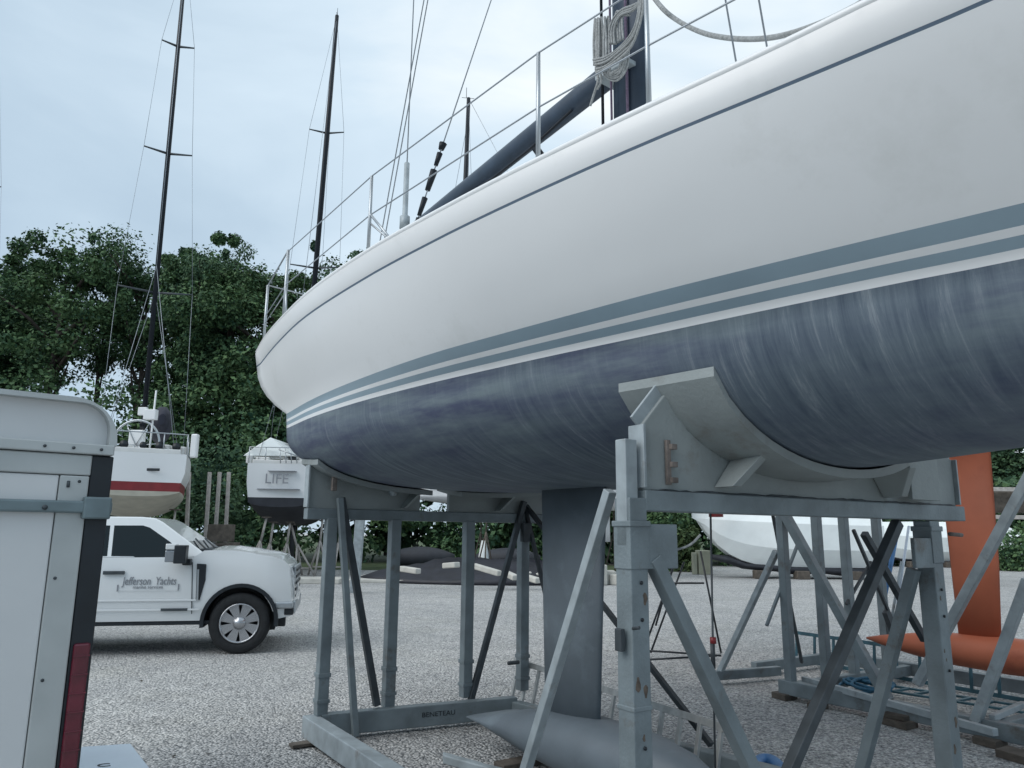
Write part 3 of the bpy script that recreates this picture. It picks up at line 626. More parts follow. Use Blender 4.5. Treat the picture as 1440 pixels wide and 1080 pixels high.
# ladders lying on their sides
def ladder(name, p, q, w, nr, r, mt, label, tilt=V3((0, 0, 1)), parent=None):
    p = V3(p); q = V3(q); tilt = tilt.normalized(); t = thing(name, label, 'ladder', (p+q)/2)
    for s_ in (0, 1):
        m_ = MB(); m_.bar(p+tilt*w*s_, q+tilt*w*s_, r*1.0, r*2.2, tilt); m_.build('rail', mt, t, .003)
    for i in range(nr):
        c_ = p.lerp(q, (i+.5)/nr); m_ = MB(); m_.bar(c_, c_+tilt*w, r*1.1, r*1.5, (q-p)); m_.build('rung', mt, t, .002)
    return t
ladder('ladder', Zp(712, 985, .04), Zp(1020, 1118, .04), .38, 15, .022, mat('ladder_aluminium', (.42, .43, .42), .4, .5, .2, 12), 'aluminium ladder lying on its long edge on the gravel behind the blue-grey keel', UP+B*.25)
ladder('ladder', Zp(1108, 925, .04), Zp(1470, 990, .04), .34, 11, .02, TEAL, 'dark teal ladder lying on its edge on the gravel below the orange bulb', UP+B*.1)
ladder('ladder', Zp(1190, 962, .10), Zp(1460, 1005, .10), .3, 9, .02, TEAL, 'second teal ladder lying flat over the base beams below the orange bulb', B)
mb = MB()
for i in range(4): mb.tube(smooth([Zp(1210+30*math.cos(a)+i*6, 965+9*math.sin(a+i)-i, .12+.02*i) for a in [k_*.8 for k_ in range(9)]]), .016, 6)
tag(mb.build('blue_line', mat('blue_rope', (.03, .12, .2), .8, 0, .3, 20)), 'tangled blue line dropped on the base beams left of the orange bulb', 'rope')
mb = MB(); mb.tube(smooth([Zp(x, y, .05) for x, y in ((1052, 1120), (1058, 1085), (1070, 1070), (1088, 1072), (1100, 1088), (1104, 1120))]), .045, 10)
tag(mb.build('blue_hose', BLUEP), 'loop of bright blue hose on the gravel at the bottom edge between cradle braces', 'hose')
# leaning blue paddles inside the right cradle
for i, (x0, y0, x1, y1, c_) in enumerate(((1262, 745, 1240, 860, BLUEP), (1278, 740, 1262, 850, PLASTIC), (1268, 790, 1252, 880, STEELL))):
    mb = MB(); mb.tube([Up(x0, y0, 5.9), Up(x1, y1, 5.9)], .03 if i == 0 else .018, 8)
    tag(mb.build('leaning_pole', c_), ('blue-sleeved pole leaning inside the right cradle', 'thin white pole leaning inside the right cradle', 'grey pole leaning lowest inside the right cradle')[i], 'pole', 'poles leaning inside the right cradle')
# black folding trestle
tr = thing('work_trestle', 'thin black metal trestle frame standing on gravel behind the nearest cradle post', 'trestle', Zp(950, 920))
def tr_bar(p, q, r=.014): mb = MB(); mb.tube([p, q], r, 6); mb.build('leg', BLACK, tr)
YT = 10.6
for (x0, y0, x1, y1, dy) in ((950, 790, 905, 915, 0), (962, 790, 915, 918, .3), (985, 775, 1014, 918, .2), (912, 915, 1014, 922, .1), (905, 928, 1008, 922, -.4), (940, 820, 990, 820, .1), (945, 800, 922, 880, .5)):
    tr_bar(Yp(x0, y0, YT+dy), Yp(x1, y1, YT+dy))
# ================================================================== TRAILER AT LEFT
fd = V3((math.sin(math.radians(50)), math.cos(math.radians(50)), 0)); dn = V3((-fd.y, fd.x, 0))   # face direction and depth (away)
cr = Yp(152, 700, 2.5); cr.z = 0                       # rear right corner on the ground
TRH = 2.065; TW = 2.0; TL = 3.6; ZB = .42
trl = thing('cargo_trailer', 'white enclosed cargo trailer with black corner strip and red tail light', 'trailer', cr, math.atan2(fd.y, fd.x))
def T(x, d, z): return cr-fd*x+dn*d+UP*z               # x to the left along the rear, d into the trailer
def rnd(x0, x1, z0, z1_, r, d, n=8):
    pts = [T(x0, d, z0)]
    for i in range(n+1): a = math.pi/2*i/n; pts.append(T(x0+r-r*math.cos(a), d, z1_-r+r*math.sin(a)))
    for i in range(n+1): a = math.pi/2*i/n; pts.append(T(x1-r+r*math.sin(a), d, z1_-r+r*math.cos(a)))
    pts.append(T(x1, d, z0)); return pts
mb = MB(); mb.prism(rnd(0, TW, ZB, TRH, .13, .03), dn*TL); body = mb.build('body', TRW, trl)
def ringtrim(w, d0, d1, z0, name, mt):
    o_ = rnd(-.006, TW+.006, z0, TRH+.006, .136, d0); i_ = rnd(w, TW-w, z0, TRH-w*.55, .09, d0); mb = MB(); n_ = len(o_)
    for k in range(n_-1):
        mb.add([o_[k], o_[k+1], i_[k+1], i_[k], o_[k]+dn*(d1-d0), o_[k+1]+dn*(d1-d0), i_[k+1]+dn*(d1-d0), i_[k]+dn*(d1-d0)], [(0, 1, 2, 3), (7, 6, 5, 4), (0, 4, 5, 1), (3, 2, 6, 7)])
    return mb.build(name, mt, trl)
ringtrim(.018, -.012, .08, 1.92, 'roof_trim', TRTRIM)
def tb(x0, x1, z0, z1_, d0, d1, name, mt, par=trl, bev=.004):
    mb = MB(); mb.box(T((x0+x1)/2, (d0+d1)/2, (z0+z1_)/2), fd*(x1-x0)/2, dn*(d1-d0)/2, UP*(z1_-z0)/2); return mb.build(name, mt, par, bev)
tb(.0, TW, 1.888, 1.922, -.02, .05, 'header_trim', TRTRIM)
tb(.06, TW-.06, 1.82, 1.886, -.006, .03, 'door_frame_top', TRTRIM)
tb(.062, .145, .46, 1.818, -.006, .03, 'door_frame_side', TRTRIM); tb(TW-.145, TW-.062, .46, 1.818, -.006, .03, 'door_frame_side', TRTRIM)
door = tb(.147, TW-.147, .46, 1.818, .0, .03, 'door', TRW)
tb(-.004, .06, .46, 1.886, -.002, .05, 'corner_strip', BLACK)
tb(.004, .052, .80, 1.30, -.014, .0, 'tail_light', REDL, bev=.008); tb(.004, .052, .60, .74, -.014, .0, 'marker_light', BLACK)
for k_ in range(9): tb(.004, .052, .82+k_*.055, .825+k_*.055, -.018, -.013, 'lens_rib', REDL, bev=.001)
tb(-.01, TW, 1.700, 1.738, -.03, .0, 'locking_bar', TRBAR, bev=.006)
tb(-.006, .075, 1.682, 1.752, -.036, .0, 'bar_bracket', TRBAR, bev=.006)
tb(-.02, TW+.02, .36, .46, -.05, .05, 'bumper', TRTRIM)
mb = MB()
for x in (.18, .4, .65): mb.tube([T(x, -.034, 1.715), T(x, -.03, 1.715)], .008, 8)
for x in (.12, .09): mb.tube([T(x, -.008, 1.80-.02*(x > .1)), T(x, -.005, 1.80)], .005, 8)
for x in (.04, .12, .2, .35, .5): mb.tube([T(x, -.024, 1.905), T(x, -.02, 1.905)], .005, 8)
for z in (1.5, 1.2, .9): mb.tube([T(.125, -.009, z), T(.125, -.006, z)], .005, 8)
mb.build('rivet', STEELD, trl)
for x in (.0, TW):
    mb = MB(); c0 = T(x+(.12 if x == 0 else -.12), 1.9, .33); mb.tube([c0-fd*.1, c0+fd*.1], .33, 24); w_ = mb.build('wheel', TYRE, trl, .02)
    mb = MB(); mb.tube([c0-fd*.105, c0+fd*.105], .18, 16); mb.build('rim', ALLOY, w_)
# white box on the ground
p0 = Zp(95, 1052, .0); mb = MB()
q = [Zp(95, 1053, .30), Zp(185, 1047, .30), Zp(250, 1130, .30), Zp(100, 1135, .30)]
mb.prism([V3((p.x, p.y, .0)) for p in q], UP*.30); wb = mb.build('storage_box', PLASTIC, None, .015, 3)
tag(wb, 'white plastic box lid with a black letter on the gravel beside the trailer', 'box')
mb = MB(); qq = [p+(sum(q, V3())/4-p)*.06+UP*.004 for p in q]; mb.prism(qq, UP*.012); mb.build('lid_panel', PLASTIC, wb, .006)
cc = Zp(146, 1076, .318); text('box_lettering', 'C', .085, frame(cc, (q[1]-q[0]).normalized(), (q[0]-q[3]).normalized()), LETTERD, wb, .001, 0, 1.3)
# ================================================================== PICKUP TRUCK
YT0 = 10.75
def TP(x, y, dy=0.): p = Yp(x, y, YT0); return V3((p.x, YT0+dy, p.z))
WT = 1.95
trk = thing('pickup_truck', 'white crew cab pickup truck with chrome wheels parked facing right behind the trailer', 'pickup truck', V3((TP(100, 800).x, YT0+WT/2, 0)))
wx = TP(336, 877).x; wr = .405; rear_x = wx-4.0
def P2(x, y): p = TP(x, y); return (p.x, p.z)
x_of = lambda x: TP(x, 800).x
def arch(cx, cz, r, a0=180, a1=0, n=18): return [(cx+r*math.cos(math.radians(a0+(a1-a0)*i/n)), cz+r*math.sin(math.radians(a0+(a1-a0)*i/n))) for i in range(n+1)]
zr = TP(300, 872).z
tail = rear_x-1.15
prof = [(tail, zr+.12)]
prof += [(rear_x-.52, zr+.05)]+arch(rear_x, wr+.02, .49, 172, 8)+[(rear_x+.52, zr)]
prof += [(wx-.52, zr)]+arch(wx, wr+.02, .49, 172, 8)+[P2(388, 872), P2(408, 868), P2(411, 845)]
prof += [P2(409, 812), P2(408, 796), P2(402, 789), P2(385, 783), P2(355, 778), P2(325, 774), P2(290, 774)]
prof += [P2(276, 783), P2(137, 783)]
cabx = TP(60, 783).x-.2
prof += [(cabx, P2(137, 783)[1]), (cabx-.02, P2(137, 790)[1]), (tail, P2(137, 792)[1])]
def yz(x, z, sid):                         # gentle body-side curvature
    zt = (z-.45)/.9; off = .035*(1-(2*zt-1)**2) if 0 < zt < 1 else 0
    nose = max(0, (x-(wx+.2))/.75)**2*.16
    return YT0+.04-off+nose if sid == 0 else YT0+WT-.04+off-nose
mb = MB(); n_ = len(prof); fr = [V3((x, YT0+.04, z)) for x, z in prof]; bk = [V3((x, YT0+WT-.04, z)) for x, z in prof]
mb.add(fr+bk, [tuple(range(n_)), tuple(range(2*n_-1, n_-1, -1))]+[(k, k+n_, (k+1) % n_+n_, (k+1) % n_) for k in range(n_)])
bdy = mb.build('body', TRUCKW, trk)
bm = bmesh.new(); bm.from_mesh(bdy.data)
for z in [.42+.07*i for i in range(15)]: bmesh.ops.bisect_plane(bm, geom=bm.verts[:]+bm.edges[:]+bm.faces[:], plane_co=(0, 0, z), plane_no=(0, 0, 1), dist=1e-5)
for x in [wx-.4+.12*i for i in range(14)]: bmesh.ops.bisect_plane(bm, geom=bm.verts[:]+bm.edges[:]+bm.faces[:], plane_co=(x, 0, 0), plane_no=(1, 0, 0), dist=1e-5)
for y in (.15, .4, .8, 1.15, 1.55, 1.8): bmesh.ops.bisect_plane(bm, geom=bm.verts[:]+bm.edges[:]+bm.faces[:], plane_co=(0, YT0+y, 0), plane_no=(0, 1, 0), dist=1e-5)
hoodz = P2(330, 774)[1]
for v_ in bm.verts:
    sd = 0 if v_.co.y < YT0+.1 else 1 if v_.co.y > YT0+WT-.1 else 2
    if sd < 2: v_.co.y = yz(v_.co.x, v_.co.z, sd)
    tt = (v_.co.y-YT0)/WT; f_ = 4*tt*(1-tt)
    if v_.co.x > wx+.2 and v_.co.z > .5: v_.co.x += .10*(f_-.0)*(v_.co.x-wx-.2)/.7-.05
    if v_.co.x > P2(290, 774)[0] and v_.co.z > hoodz-.12: v_.co.z += .05*f_
for f_ in bm.faces: f_.smooth = True
bm.to_mesh(bdy.data); bm.free()
bdy.data.set_sharp_from_angle(angle=math.radians(38)); bv_ = bdy.modifiers.new('bevel', 'BEVEL'); bv_.width = .022; bv_.segments = 3; bv_.angle_limit = math.radians(45)
# character lines
for y0, y1, out in ((840, 843, .004), (853, 856, .003)):
    m_ = MB(); a0 = TP(-10, y0); a1 = TP(284, y0); m_.box(((a0.x+a1.x)/2, YT0-.002, (a0.z+TP(300, y1).z)/2), ((a1.x-a0.x)/2, 0, 0), (0, out, 0), (0, 0, .012)); m_.build('side_moulding', TRUCKW, bdy, .008)
# cab greenhouse
def cab(pl, dy): return [V3((P2(x, y)[0], YT0+dy(y), P2(x, y)[1])) for x, y in pl]
tin = lambda y: .05+.19*(783-y)/50
gp = [(288, 777), (262, 757), (232, 734), (222, 729), (205, 727), (150, 726.5), (60, 727), (35, 729), (25, 736), (18, 783), (288, 783)]
f_ = cab(gp, tin); b_ = [V3((p.x, 2*YT0+WT-p.y, p.z)) for p in f_]; n_ = len(f_); mb = MB()
mb.add(f_+b_, [tuple(range(n_)), tuple(range(2*n_-1, n_-1, -1))]+[(k, k+n_, (k+1) % n_+n_, (k+1) % n_) for k in range(n_)])
mb.build('cab', TRUCKW, trk, .02, 3)
def sidewin(pl, name, off=-.004, mt=GLASS, th=.02):
    for sd in (0, 1):
        pts = [V3((P2(x, y)[0], YT0+tin(y)+off, P2(x, y)[1])) for x, y in pl]
        if sd: pts = [V3((p.x, 2*YT0+WT-p.y-0, p.z)) for p in pts]
        m_ = MB(); m_.prism(pts, V3((0, th if sd == 0 else -th, 0))); m_.build(name, mt, trk, .003)
sidewin([(170, 739), (207, 739), (216, 742), (244, 762), (262, 779), (262, 789), (216, 788), (206, 786), (198, 781.5), (170, 781)], 'front_window')
sidewin([(92, 739), (165, 739), (165, 781), (92, 781)], 'rear_window'); sidewin([(40, 741), (84, 739), (84, 781), (34, 781)], 'quarter_window')
# windscreen
a0 = P2(230, 736); a1 = P2(284, 775); mb = MB(); mb.add([(a0[0]+.02, YT0+.27, a0[1]+.004), (a1[0]+.02, YT0+.14, a1[1]+.004), (a1[0]+.02, YT0+WT-.14, a1[1]+.004), (a0[0]+.02, YT0+WT-.27, a0[1]+.004)], [(0, 1, 2, 3)])
mb.build('windscreen', GLASS, trk)
mb = MB(); mb.tube([V3((a1[0]+.05, YT0+.2, a1[1]+.03)), V3((a1[0]-.18, YT0+.7, a1[1]+.16))], .012, 6); mb.tube([V3((a1[0]+.05, YT0+1.0, a1[1]+.03)), V3((a1[0]-.18, YT0+1.5, a1[1]+.16))], .012, 6); mb.build('wiper', BLACK, trk)
mb = MB(); mb.bx(P2(262, 770)[0], P2(300, 770)[0], YT0+.12, YT0+WT-.12, P2(280, 776)[1]-.02, P2(280, 773)[1]+.012); mb.build('cowl', BLACK, trk, .01)
# wheel-arch lip and liner, wheels
for cx in (wx, rear_x):
    for sd in (0, 1):
        m_ = MB(); yy = YT0-.014 if sd == 0 else YT0+WT+.014
        a1_ = arch(cx, wr+.02, .51, 188, -8, 22); a2_ = arch(cx, wr+.02, .46, 188, -8, 22)
        for k in range(len(a1_)-1):
            q4 = [a1_[k], a1_[k+1], a2_[k+1], a2_[k]]; s_ = 1 if sd == 0 else -1
            m_.add([V3((x, yy, z)) for x, z in q4]+[V3((x, yy+s_*.8, z)) for x, z in q4], [(0, 1, 2, 3), (0, 4, 5, 1), (3, 2, 6, 7), (7, 6, 5, 4)])
        m_.build('wheel_arch', BLACK, trk)
        m_ = MB(); yb = yy+(.45 if sd == 0 else -.45); m_.prism([V3((x, yb, z)) for x, z in arch(cx, wr+.02, .47, 200, -20, 24)], V3((0, .02, 0))); m_.build('arch_liner', BLACK, trk)
def wheel(cx, cy, s_):
    e = bpy.data.objects.new('wheel', None); COL.objects.link(e); e.parent = trk; e.matrix_parent_inverse = world(trk).inverted(); e.location = (cx, cy, wr)
    m_ = MB(); prof_ = [(.255, -.12), (.30, -.135), (.36, -.135), (.395, -.115), (.405, -.08), (.405, .08), (.395, .115), (.36, .135), (.30, .135), (.255, .12)]
    rg = []
    for i in range(40):
        a = 2*math.pi*i/40; rg.append([V3((cx+r_*math.cos(a), cy+s_*y_, wr+r_*math.sin(a))) for r_, y_ in prof_])
    rg.append(rg[0]); m_.loft(rg, closed=True, cap=False); m_.build('tyre', TYRE, e)
    m_ = MB(); rg = []
    for i in range(32):
        a = 2*math.pi*i/32; rg.append([V3((cx+r_*math.cos(a), cy+s_*y_, wr+r_*math.sin(a))) for r_, y_ in ((.262, -.12), (.262, -.135), (.245, -.135), (.235, -.06), (.235, .1))])
    rg.append(rg[0]); m_.loft(rg, closed=False, cap=False)
    for k in range(8):
        a = 2*math.pi*(k+.5)/8; dr = V3((math.cos(a), 0, math.sin(a))); tn = V3((-math.sin(a), 0, math.cos(a))); c_ = V3((cx, cy-s_*.11, wr))
        m_.add([c_+dr*.05+tn*.03, c_+dr*.05-tn*.03, c_+dr*.245-tn*.07, c_+dr*.245+tn*.07]+[p+V3((0, s_*.05, 0)) for p in (c_+dr*.05+tn*.03, c_+dr*.05-tn*.03, c_+dr*.245-tn*.055, c_+dr*.245+tn*.055)], [(0, 1, 2, 3), (0, 4, 5, 1), (1, 5, 6, 2), (3, 7, 4, 0), (2, 6, 7, 3)])
    m_.tube([V3((cx, cy-s_*.135, wr)), V3((cx, cy-s_*.06, wr))], .085, 16); m_.build('rim', ALLOY, e)
    m_ = MB(); m_.tube([V3((cx, cy-s_*.03, wr)), V3((cx, cy+s_*.02, wr))], .235, 24); m_.build('brake_disc', BLACK, e)
for cx in (wx, rear_x): wheel(cx, YT0+.15, 1); wheel(cx, YT0+WT-.15, -1)
# trim
def tbox(x0, y0, x1, y1, d0, d1, name, mt, bev=.004, par=trk):
    a0 = TP(x0, y0); a1 = TP(x1, y1); m_ = MB(); m_.bx(min(a0.x, a1.x), max(a0.x, a1.x), YT0+d0, YT0+d1, min(a0.z, a1.z), max(a0.z, a1.z)); return m_.build(name, mt, par, bev)
tbox(126-150, 869, 300, 878, .06, .5, 'running_board', BLACK, .01)
m_ = MB(); m_.bx(rear_x-.9, TP(395, 820).x-.1, YT0+.5, YT0+WT-.5, .42, .60); m_.build('chassis', BLACK, trk)
tbox(162, 801, 188, 806, -.03, .01, 'door_handle', STEELD, .004); tbox(70, 801, 96, 806, -.03, .01, 'door_handle', STEELD, .004)
tbox(234, 853.5, 268, 857.5, -.012, .01, 'badge', STEELD, .002)
m_ = MB(); vp = [TP(281, 792), TP(293, 793), TP(292, 815), TP(284, 843), TP(279, 844), TP(280, 820)]; m_.prism([V3((p.x, YT0-.006, p.z)) for p in vp], V3((0, .03, 0))); m_.build('side_vent', BLACK, trk, .004)
m_ = MB(); vp = [TP(281.5, 800), TP(284, 800), TP(282.5, 843), TP(280, 843)]; m_.prism([V3((p.x, YT0-.014, p.z)) for p in vp], V3((0, .02, 0))); m_.build('vent_trim', CHROME, trk, .002)
for xx in (149.5, 66): m_ = MB(); a0 = TP(xx, 783); m_.box((a0.x, YT0+.002, (a0.z+TP(300, 868).z)/2), (.006, 0, 0), (0, .006, 0), (0, 0, (a0.z-TP(300, 868).z)/2)); m_.build('door_seam', STEELD, trk)
m_ = MB(); a0 = TP(275, 790); a1 = TP(273.5, 862); m_.bar(V3((a0.x, YT0+.004, a0.z)), V3((a1.x, YT0+.004, a1.z)), .01, .012, V3((0, 1, 0))); m_.build('door_seam', STEELD, trk)
m_ = MB()
for k in range(6): 
    pts = [TP(x, y) for x, y in ((396, 797), (407, 797), (410.5, 812), (410.5, 846), (395, 846), (393, 812))]
m_.prism([V3((p.x, YT0+.045+.17*max(0, (p.x-TP(393, 820).x)/.18), p.z)) for p in pts], V3((0, .22, 0))); hl = m_.build('headlight', mat('lamp_glass', (.5, .53, .55), .1, .2, .35, 18, coat=1), trk, .01)
m_ = MB(); m_.bx(TP(410, 820).x-.02, TP(411, 820).x, YT0+.36, YT0+WT-.36, TP(300, 846).z, TP(300, 797).z); m_.build('grille', CHROME, trk, .01)
m_ = MB()
for k in range(5): z = TP(300, 800+k*9.5).z; m_.bx(TP(411, 820).x, TP(411, 820).x+.015, YT0+.4, YT0+WT-.4, z-.05, z-.015)
m_.build('grille_slat', BLACK, trk, .004)
m_ = MB(); m_.bx(TP(386, 820).x, TP(411, 820).x, YT0+.03, YT0+WT-.03, TP(300, 857).z, TP(300, 847).z); m_.bx(TP(402, 820).x, TP(411, 820).x+.03, YT0+.2, YT0+WT-.2, TP(300, 866).z, TP(300, 847).z); m_.build('bumper', CHROME, trk, .025, 3)
tbox(397, 858, 409, 867, .06, .3, 'fog_lamp', BLACK, .01)
m_ = MB(); m_.bx(TP(387, 820).x, TP(401, 820).x, YT0+.2, YT0+.35, TP(300, 884).z, TP(300, 871).z); m_.bx(TP(387, 820).x, TP(401, 820).x, YT0+WT-.35, YT0+WT-.2, TP(300, 884).z, TP(300, 871).z); m_.build('tow_hook_skirt', BLACK, trk, .01)
# mirrors
for sd in (0, 1):
    s_ = 1 if sd == 0 else -1; base = YT0 if sd == 0 else YT0+WT
    def mbx(x0, y0, x1, y1, d0, d1, name, mt, par):
        a0 = TP(x0, y0); a1 = TP(x1, y1); ys = sorted((base+s_*d0, base+s_*d1)); m_ = MB(); m_.bx(a0.x, a1.x, ys[0], ys[1], a1.z, a0.z); return m_.build(name, mt, par, .012)
    mi_ = mbx(257, 766, 270, 791, -.26, -.06, 'mirror', BLACK, trk); mbx(246, 764, 259, 772, -.25, -.07, 'mirror_cap', TRUCKW, mi_); mbx(245, 773, 257, 789, -.24, -.08, 'mirror_glass', mat('mirror_glass', (.3, .33, .36), .15, .6), mi_); mbx(264, 785, 274, 794, -.1, .03, 'mirror_arm', BLACK, mi_)
# door lettering
fr_ = frame(V3((TP(218, 820).x, YT0-.004, TP(300, 816).z)), (1, 0, 0), (0, 0, 1))
text('door_lettering', 'Jefferson', .15, frame(V3((TP(203, 820).x, YT0-.002, TP(300, 816.5).z)), (1, 0, 0), (0, 0, 1)), LETTER, trk, .003, .15, .66)
text('door_lettering', 'Yachts', .15, frame(V3((TP(240, 820).x, YT0-.002, TP(300, 816.5).z)), (1, 0, 0), (0, 0, 1)), LETTER, trk, .003, .15, .66)
m_ = MB()
for (x0, y0, x1, y1) in ((179, 820, 179.6, 829), (179, 828.2, 257, 829), (256.4, 820, 257, 829)):
    a0 = TP(x0, y0); a1 = TP(x1, y1); m_.bx(a0.x, a1.x, YT0-.006, YT0-.001, a1.z, a0.z)
m_.build('lettering_border', LETTER, trk)
text('door_lettering', 'marine services', .06, frame(V3((TP(218, 820).x, YT0-.003, TP(300, 824.5).z)), (1, 0, 0), (0, 0, 1)), LETTER, trk, .002)
RT_ = math.radians(12.5); pv_ = V3((wx, YT0, 0)); trk.location = pv_+Matrix.Rotation(RT_, 3, 'Z') @ (trk.location-pv_); trk.rotation_euler = (0, 0, RT_)
# ================================================================== BACKGROUND SAILBOATS
def sailboat(label, pos, heading, L, b, zs, zw, zk, mats, mast_s, mast_top, rake, spread, keel=(.35, .5, .8), keelmat=None, fold=True, mastr=.09, group='sailboats stored at the back of the yard', boomtop=1.1, sw=.1):
    t = thing('sailing_yacht', label, 'sailboat', V3((pos[0], pos[1], 0)), heading)
    ax = V3((math.cos(heading), math.sin(heading), 0)); ay = V3((-math.sin(heading), math.cos(heading), 0)); o = V3((pos[0], pos[1], 0))
    simple_hull(t, mats, 0, L, 0, b, zs, zw, zk, ax, ay, o, sw=sw)
    def Q(x, y, z): return o+ax*x+ay*y+UP*z
    c_ = MB(); c_.loft([[Q(x, -w, zs), Q(x, -w*.85, zs+h), Q(x, w*.85, zs+h), Q(x, w, zs)] for x, w, h in ((L*.33, b*.62, .35), (L*.5, b*.6, .38), (L*.68, b*.35, .2))], smooth=False); c_.build('cabin', DECK, t, .04)
    c_ = MB()
    for s_ in (-1, 1): c_.box(Q(L*.17, s_*b*.62, zs+.12), ax*L*.15, ay*.06, UP*.13)
    c_.box(Q(.05, 0, zs+.06), ax*.05, ay*b*.7, UP*.08); c_.build('cockpit_coaming', DECK, t, .03)
    if keel:
        kx, kw, kz = keel; k_ = MB(); n12 = [2*math.pi*i/12 for i in range(12)]
        k_.loft([[Q(L*kx+kw*math.cos(a), .07*math.sin(a), z) for a in n12] for z in (zk+.15, kz)]); k_.build('keel', keelmat or mats[2], t)
    m_ = MB(); mx_ = L*mast_s; n12 = [2*math.pi*i/10 for i in range(10)]
    tp = V3(mast_top); bs = Q(mx_, 0, zs); m_.tube([bs, bs.lerp(tp, .7), tp], [mastr, mastr, mastr*.75], 10); ms_ = m_.build('mast', CARBON, t)
    for f_, w_ in spread:
        c0 = bs.lerp(tp, f_)
        for s_ in (-1, 1): m_ = MB(); m_.tube([c0, c0+ay*s_*w_-ax*w_*.3], [.05, .028], 6); m_.build('spreader', STEELD, ms_)
    m_ = MB()
    for s_ in (-1, 1):
        prev_ = Q(mx_-.3, s_*b*.85, zs)
        for f_, w_ in spread:
            c0 = bs.lerp(tp, f_)+ay*s_*w_-ax*w_*.3; m_.tube([prev_, c0], .008, 4); prev_ = c0
        m_.tube([prev_, tp], .008, 4); m_.tube([Q(mx_-.5, s_*b*.8, zs), bs.lerp(tp, spread[0][0])], .009, 4)
        m_.tube([Q(.1, s_*b*.6, zs), Q(.1, 0, zs).lerp(tp, .3)], .009, 4)
    m_.tube([Q(.1, 0, zs).lerp(tp, .3), tp], .01, 4); m_.tube([Q(L*.98, 0, zs+.15), bs.lerp(tp, .93)], .01, 4); m_.build('standing_rigging', WIRE, t)
    m_ = MB(); m_.tube([tp+ax*.1, tp+ax*.1+UP*.5], .012, 4); m_.tube([tp-ax*.25, tp+ax*.3], .012, 4); m_.build('masthead_unit', STEELD, ms_)
    # boom, pushpit
    m_ = MB(); m_.tube([Q(mx_-.1, 0, zs+boomtop), Q(L*.12, 0, zs+boomtop-.1)], .08, 8); m_.build('boom', CARBON, t)
    m_ = MB(); hh = .6
    rail = [Q(L*.16, -b*.86, zs+hh), Q(.1, -b*.8, zs+hh), Q(.02, -b*.4, zs+hh), Q(.02, b*.4, zs+hh), Q(.1, b*.8, zs+hh), Q(L*.16, b*.86, zs+hh)]
    m_.tube(rail, .02, 6)
    for p in rail: m_.tube([p-UP*hh, p], .018, 6)
    m_.build('stern_rail', CHROME, t)
    m_ = MB()
    for s_ in (-1, 1):
        for k_ in range(5):
            x_ = L*(.2+.14*k_); w_ = b*(.97 if x_ < L*.6 else .8 if x_ < L*.7 else .55); m_.tube([Q(x_, s_*w_*.95, zs), Q(x_, s_*w_*.95, zs+.6)], .014, 5)
    m_.build('stanchion', CHROME, t)
    return t, Q
# red and white boat
D1 = 22.0
sp = Yp(188, 700, D1); zsR = Yp(200, 636, D1).z; zwR = Yp(200, 690, D1).z; zkR = Yp(200, 722, D1).z
hd = math.radians(115.5); mt1 = Yp(262, -60, D1+5.2)
t1, Q1 = sailboat('white sailboat with red boot stripe and big steering wheel behind the pickup truck', (sp.x, sp.y), hd, 11, 1.62, zsR, zwR, zkR-.05, [WHITE, REDP, CREAM], .47, mt1, 0, ((.305, 1.25), (.575, .85), (.8, .6)), keel=(.40, .33, 1.0), keelmat=CREAM, sw=.2)
m_ = MB(); ww = 1.13; cw = Q1(1.2, .12, zsR+.32)
ringp = [cw+V3((math.cos(a)*.72, 0, math.sin(a)*.72+.05)) for a in [2*math.pi*i/32 for i in range(32)]]
m_.tube(ringp, .035, 8, closed=True)
for k in range(6): a = math.pi*k/3; m_.tube([cw, cw+V3((math.cos(a)*.7, 0, math.sin(a)*.7+.05))], .015, 5)
m_.build('steering_wheel', CHROME, t1)
m_ = MB(); m_.box(Q1(1.35, .1, zsR+.3), V3((.22, 0, 0)), V3((0, .12, 0)), UP*.5); m_.build('pedestal', WHITE, t1, .04)
m_ = MB(); m_.tube([Q1(.2, -.28, zsR-.1), Q1(.2, -.3, zsR+1.9)], .03, 6); m_.box(Q1(.2, -.22, zsR+1.15), V3((.18, 0, 0)), V3((0, .1, 0)), UP*.15); m_.box(Q1(.3, .0, zsR+1.25), V3((.13, 0, 0)), V3((0, .06, 0)), UP*.12); m_.build('antenna_post', WHITE, t1, .03)
m_ = MB(); bs_ = Q1(4.9, 0, zsR+1.15)
m_.loft([[Q1(x, -.55+w*math.cos(a), zsR+1.25+w*1.6*math.sin(a)) for a in [2*math.pi*i/10 for i in range(10)]] for x, w in ((1.9, .12), (2.6, .34), (4.2, .36), (5.0, .3))]); m_.build('sail_cover', mat('dark_sail_cover', (.02, .022, .035), .8, 0, .3, 5, .5, 5), t1)
for x_, y_, w_, h_ in ((.25, .8, .3, .3), (.5, .3, .2, .25), (.3, -.7, .35, .28), (.6, 1.1, .2, .4), (.3, -1.2, .2, .25)): m_ = MB(); m_.box(Q1(x_, y_, zsR+h_/2), V3((w_/2, 0, 0)), V3((0, .15, 0)), UP*h_/2); m_.build('cockpit_locker', DECK, t1, .04)
for x_, y_, r_ in ((.12, .72, .1), (.12, .4, .12), (.12, -.1, .1), (.12, -.55, .13), (.12, 1.05, .1), (.12, -1.0, .12)): m_ = MB(); m_.tube([Q1(x_, y_, zsR+.22), Q1(x_-.1, y_, zsR+.22)], r_, 12); m_.build('winch', BLACK, t1)
m_ = MB(); 
for s_ in (-1,): m_.box(Q1(.12, s_*1.5, zsR+.28), V3((.10, 0, 0)), V3((0, .1, 0)), UP*.36)
m_.build('stern_post', WHITE, t1, .04)
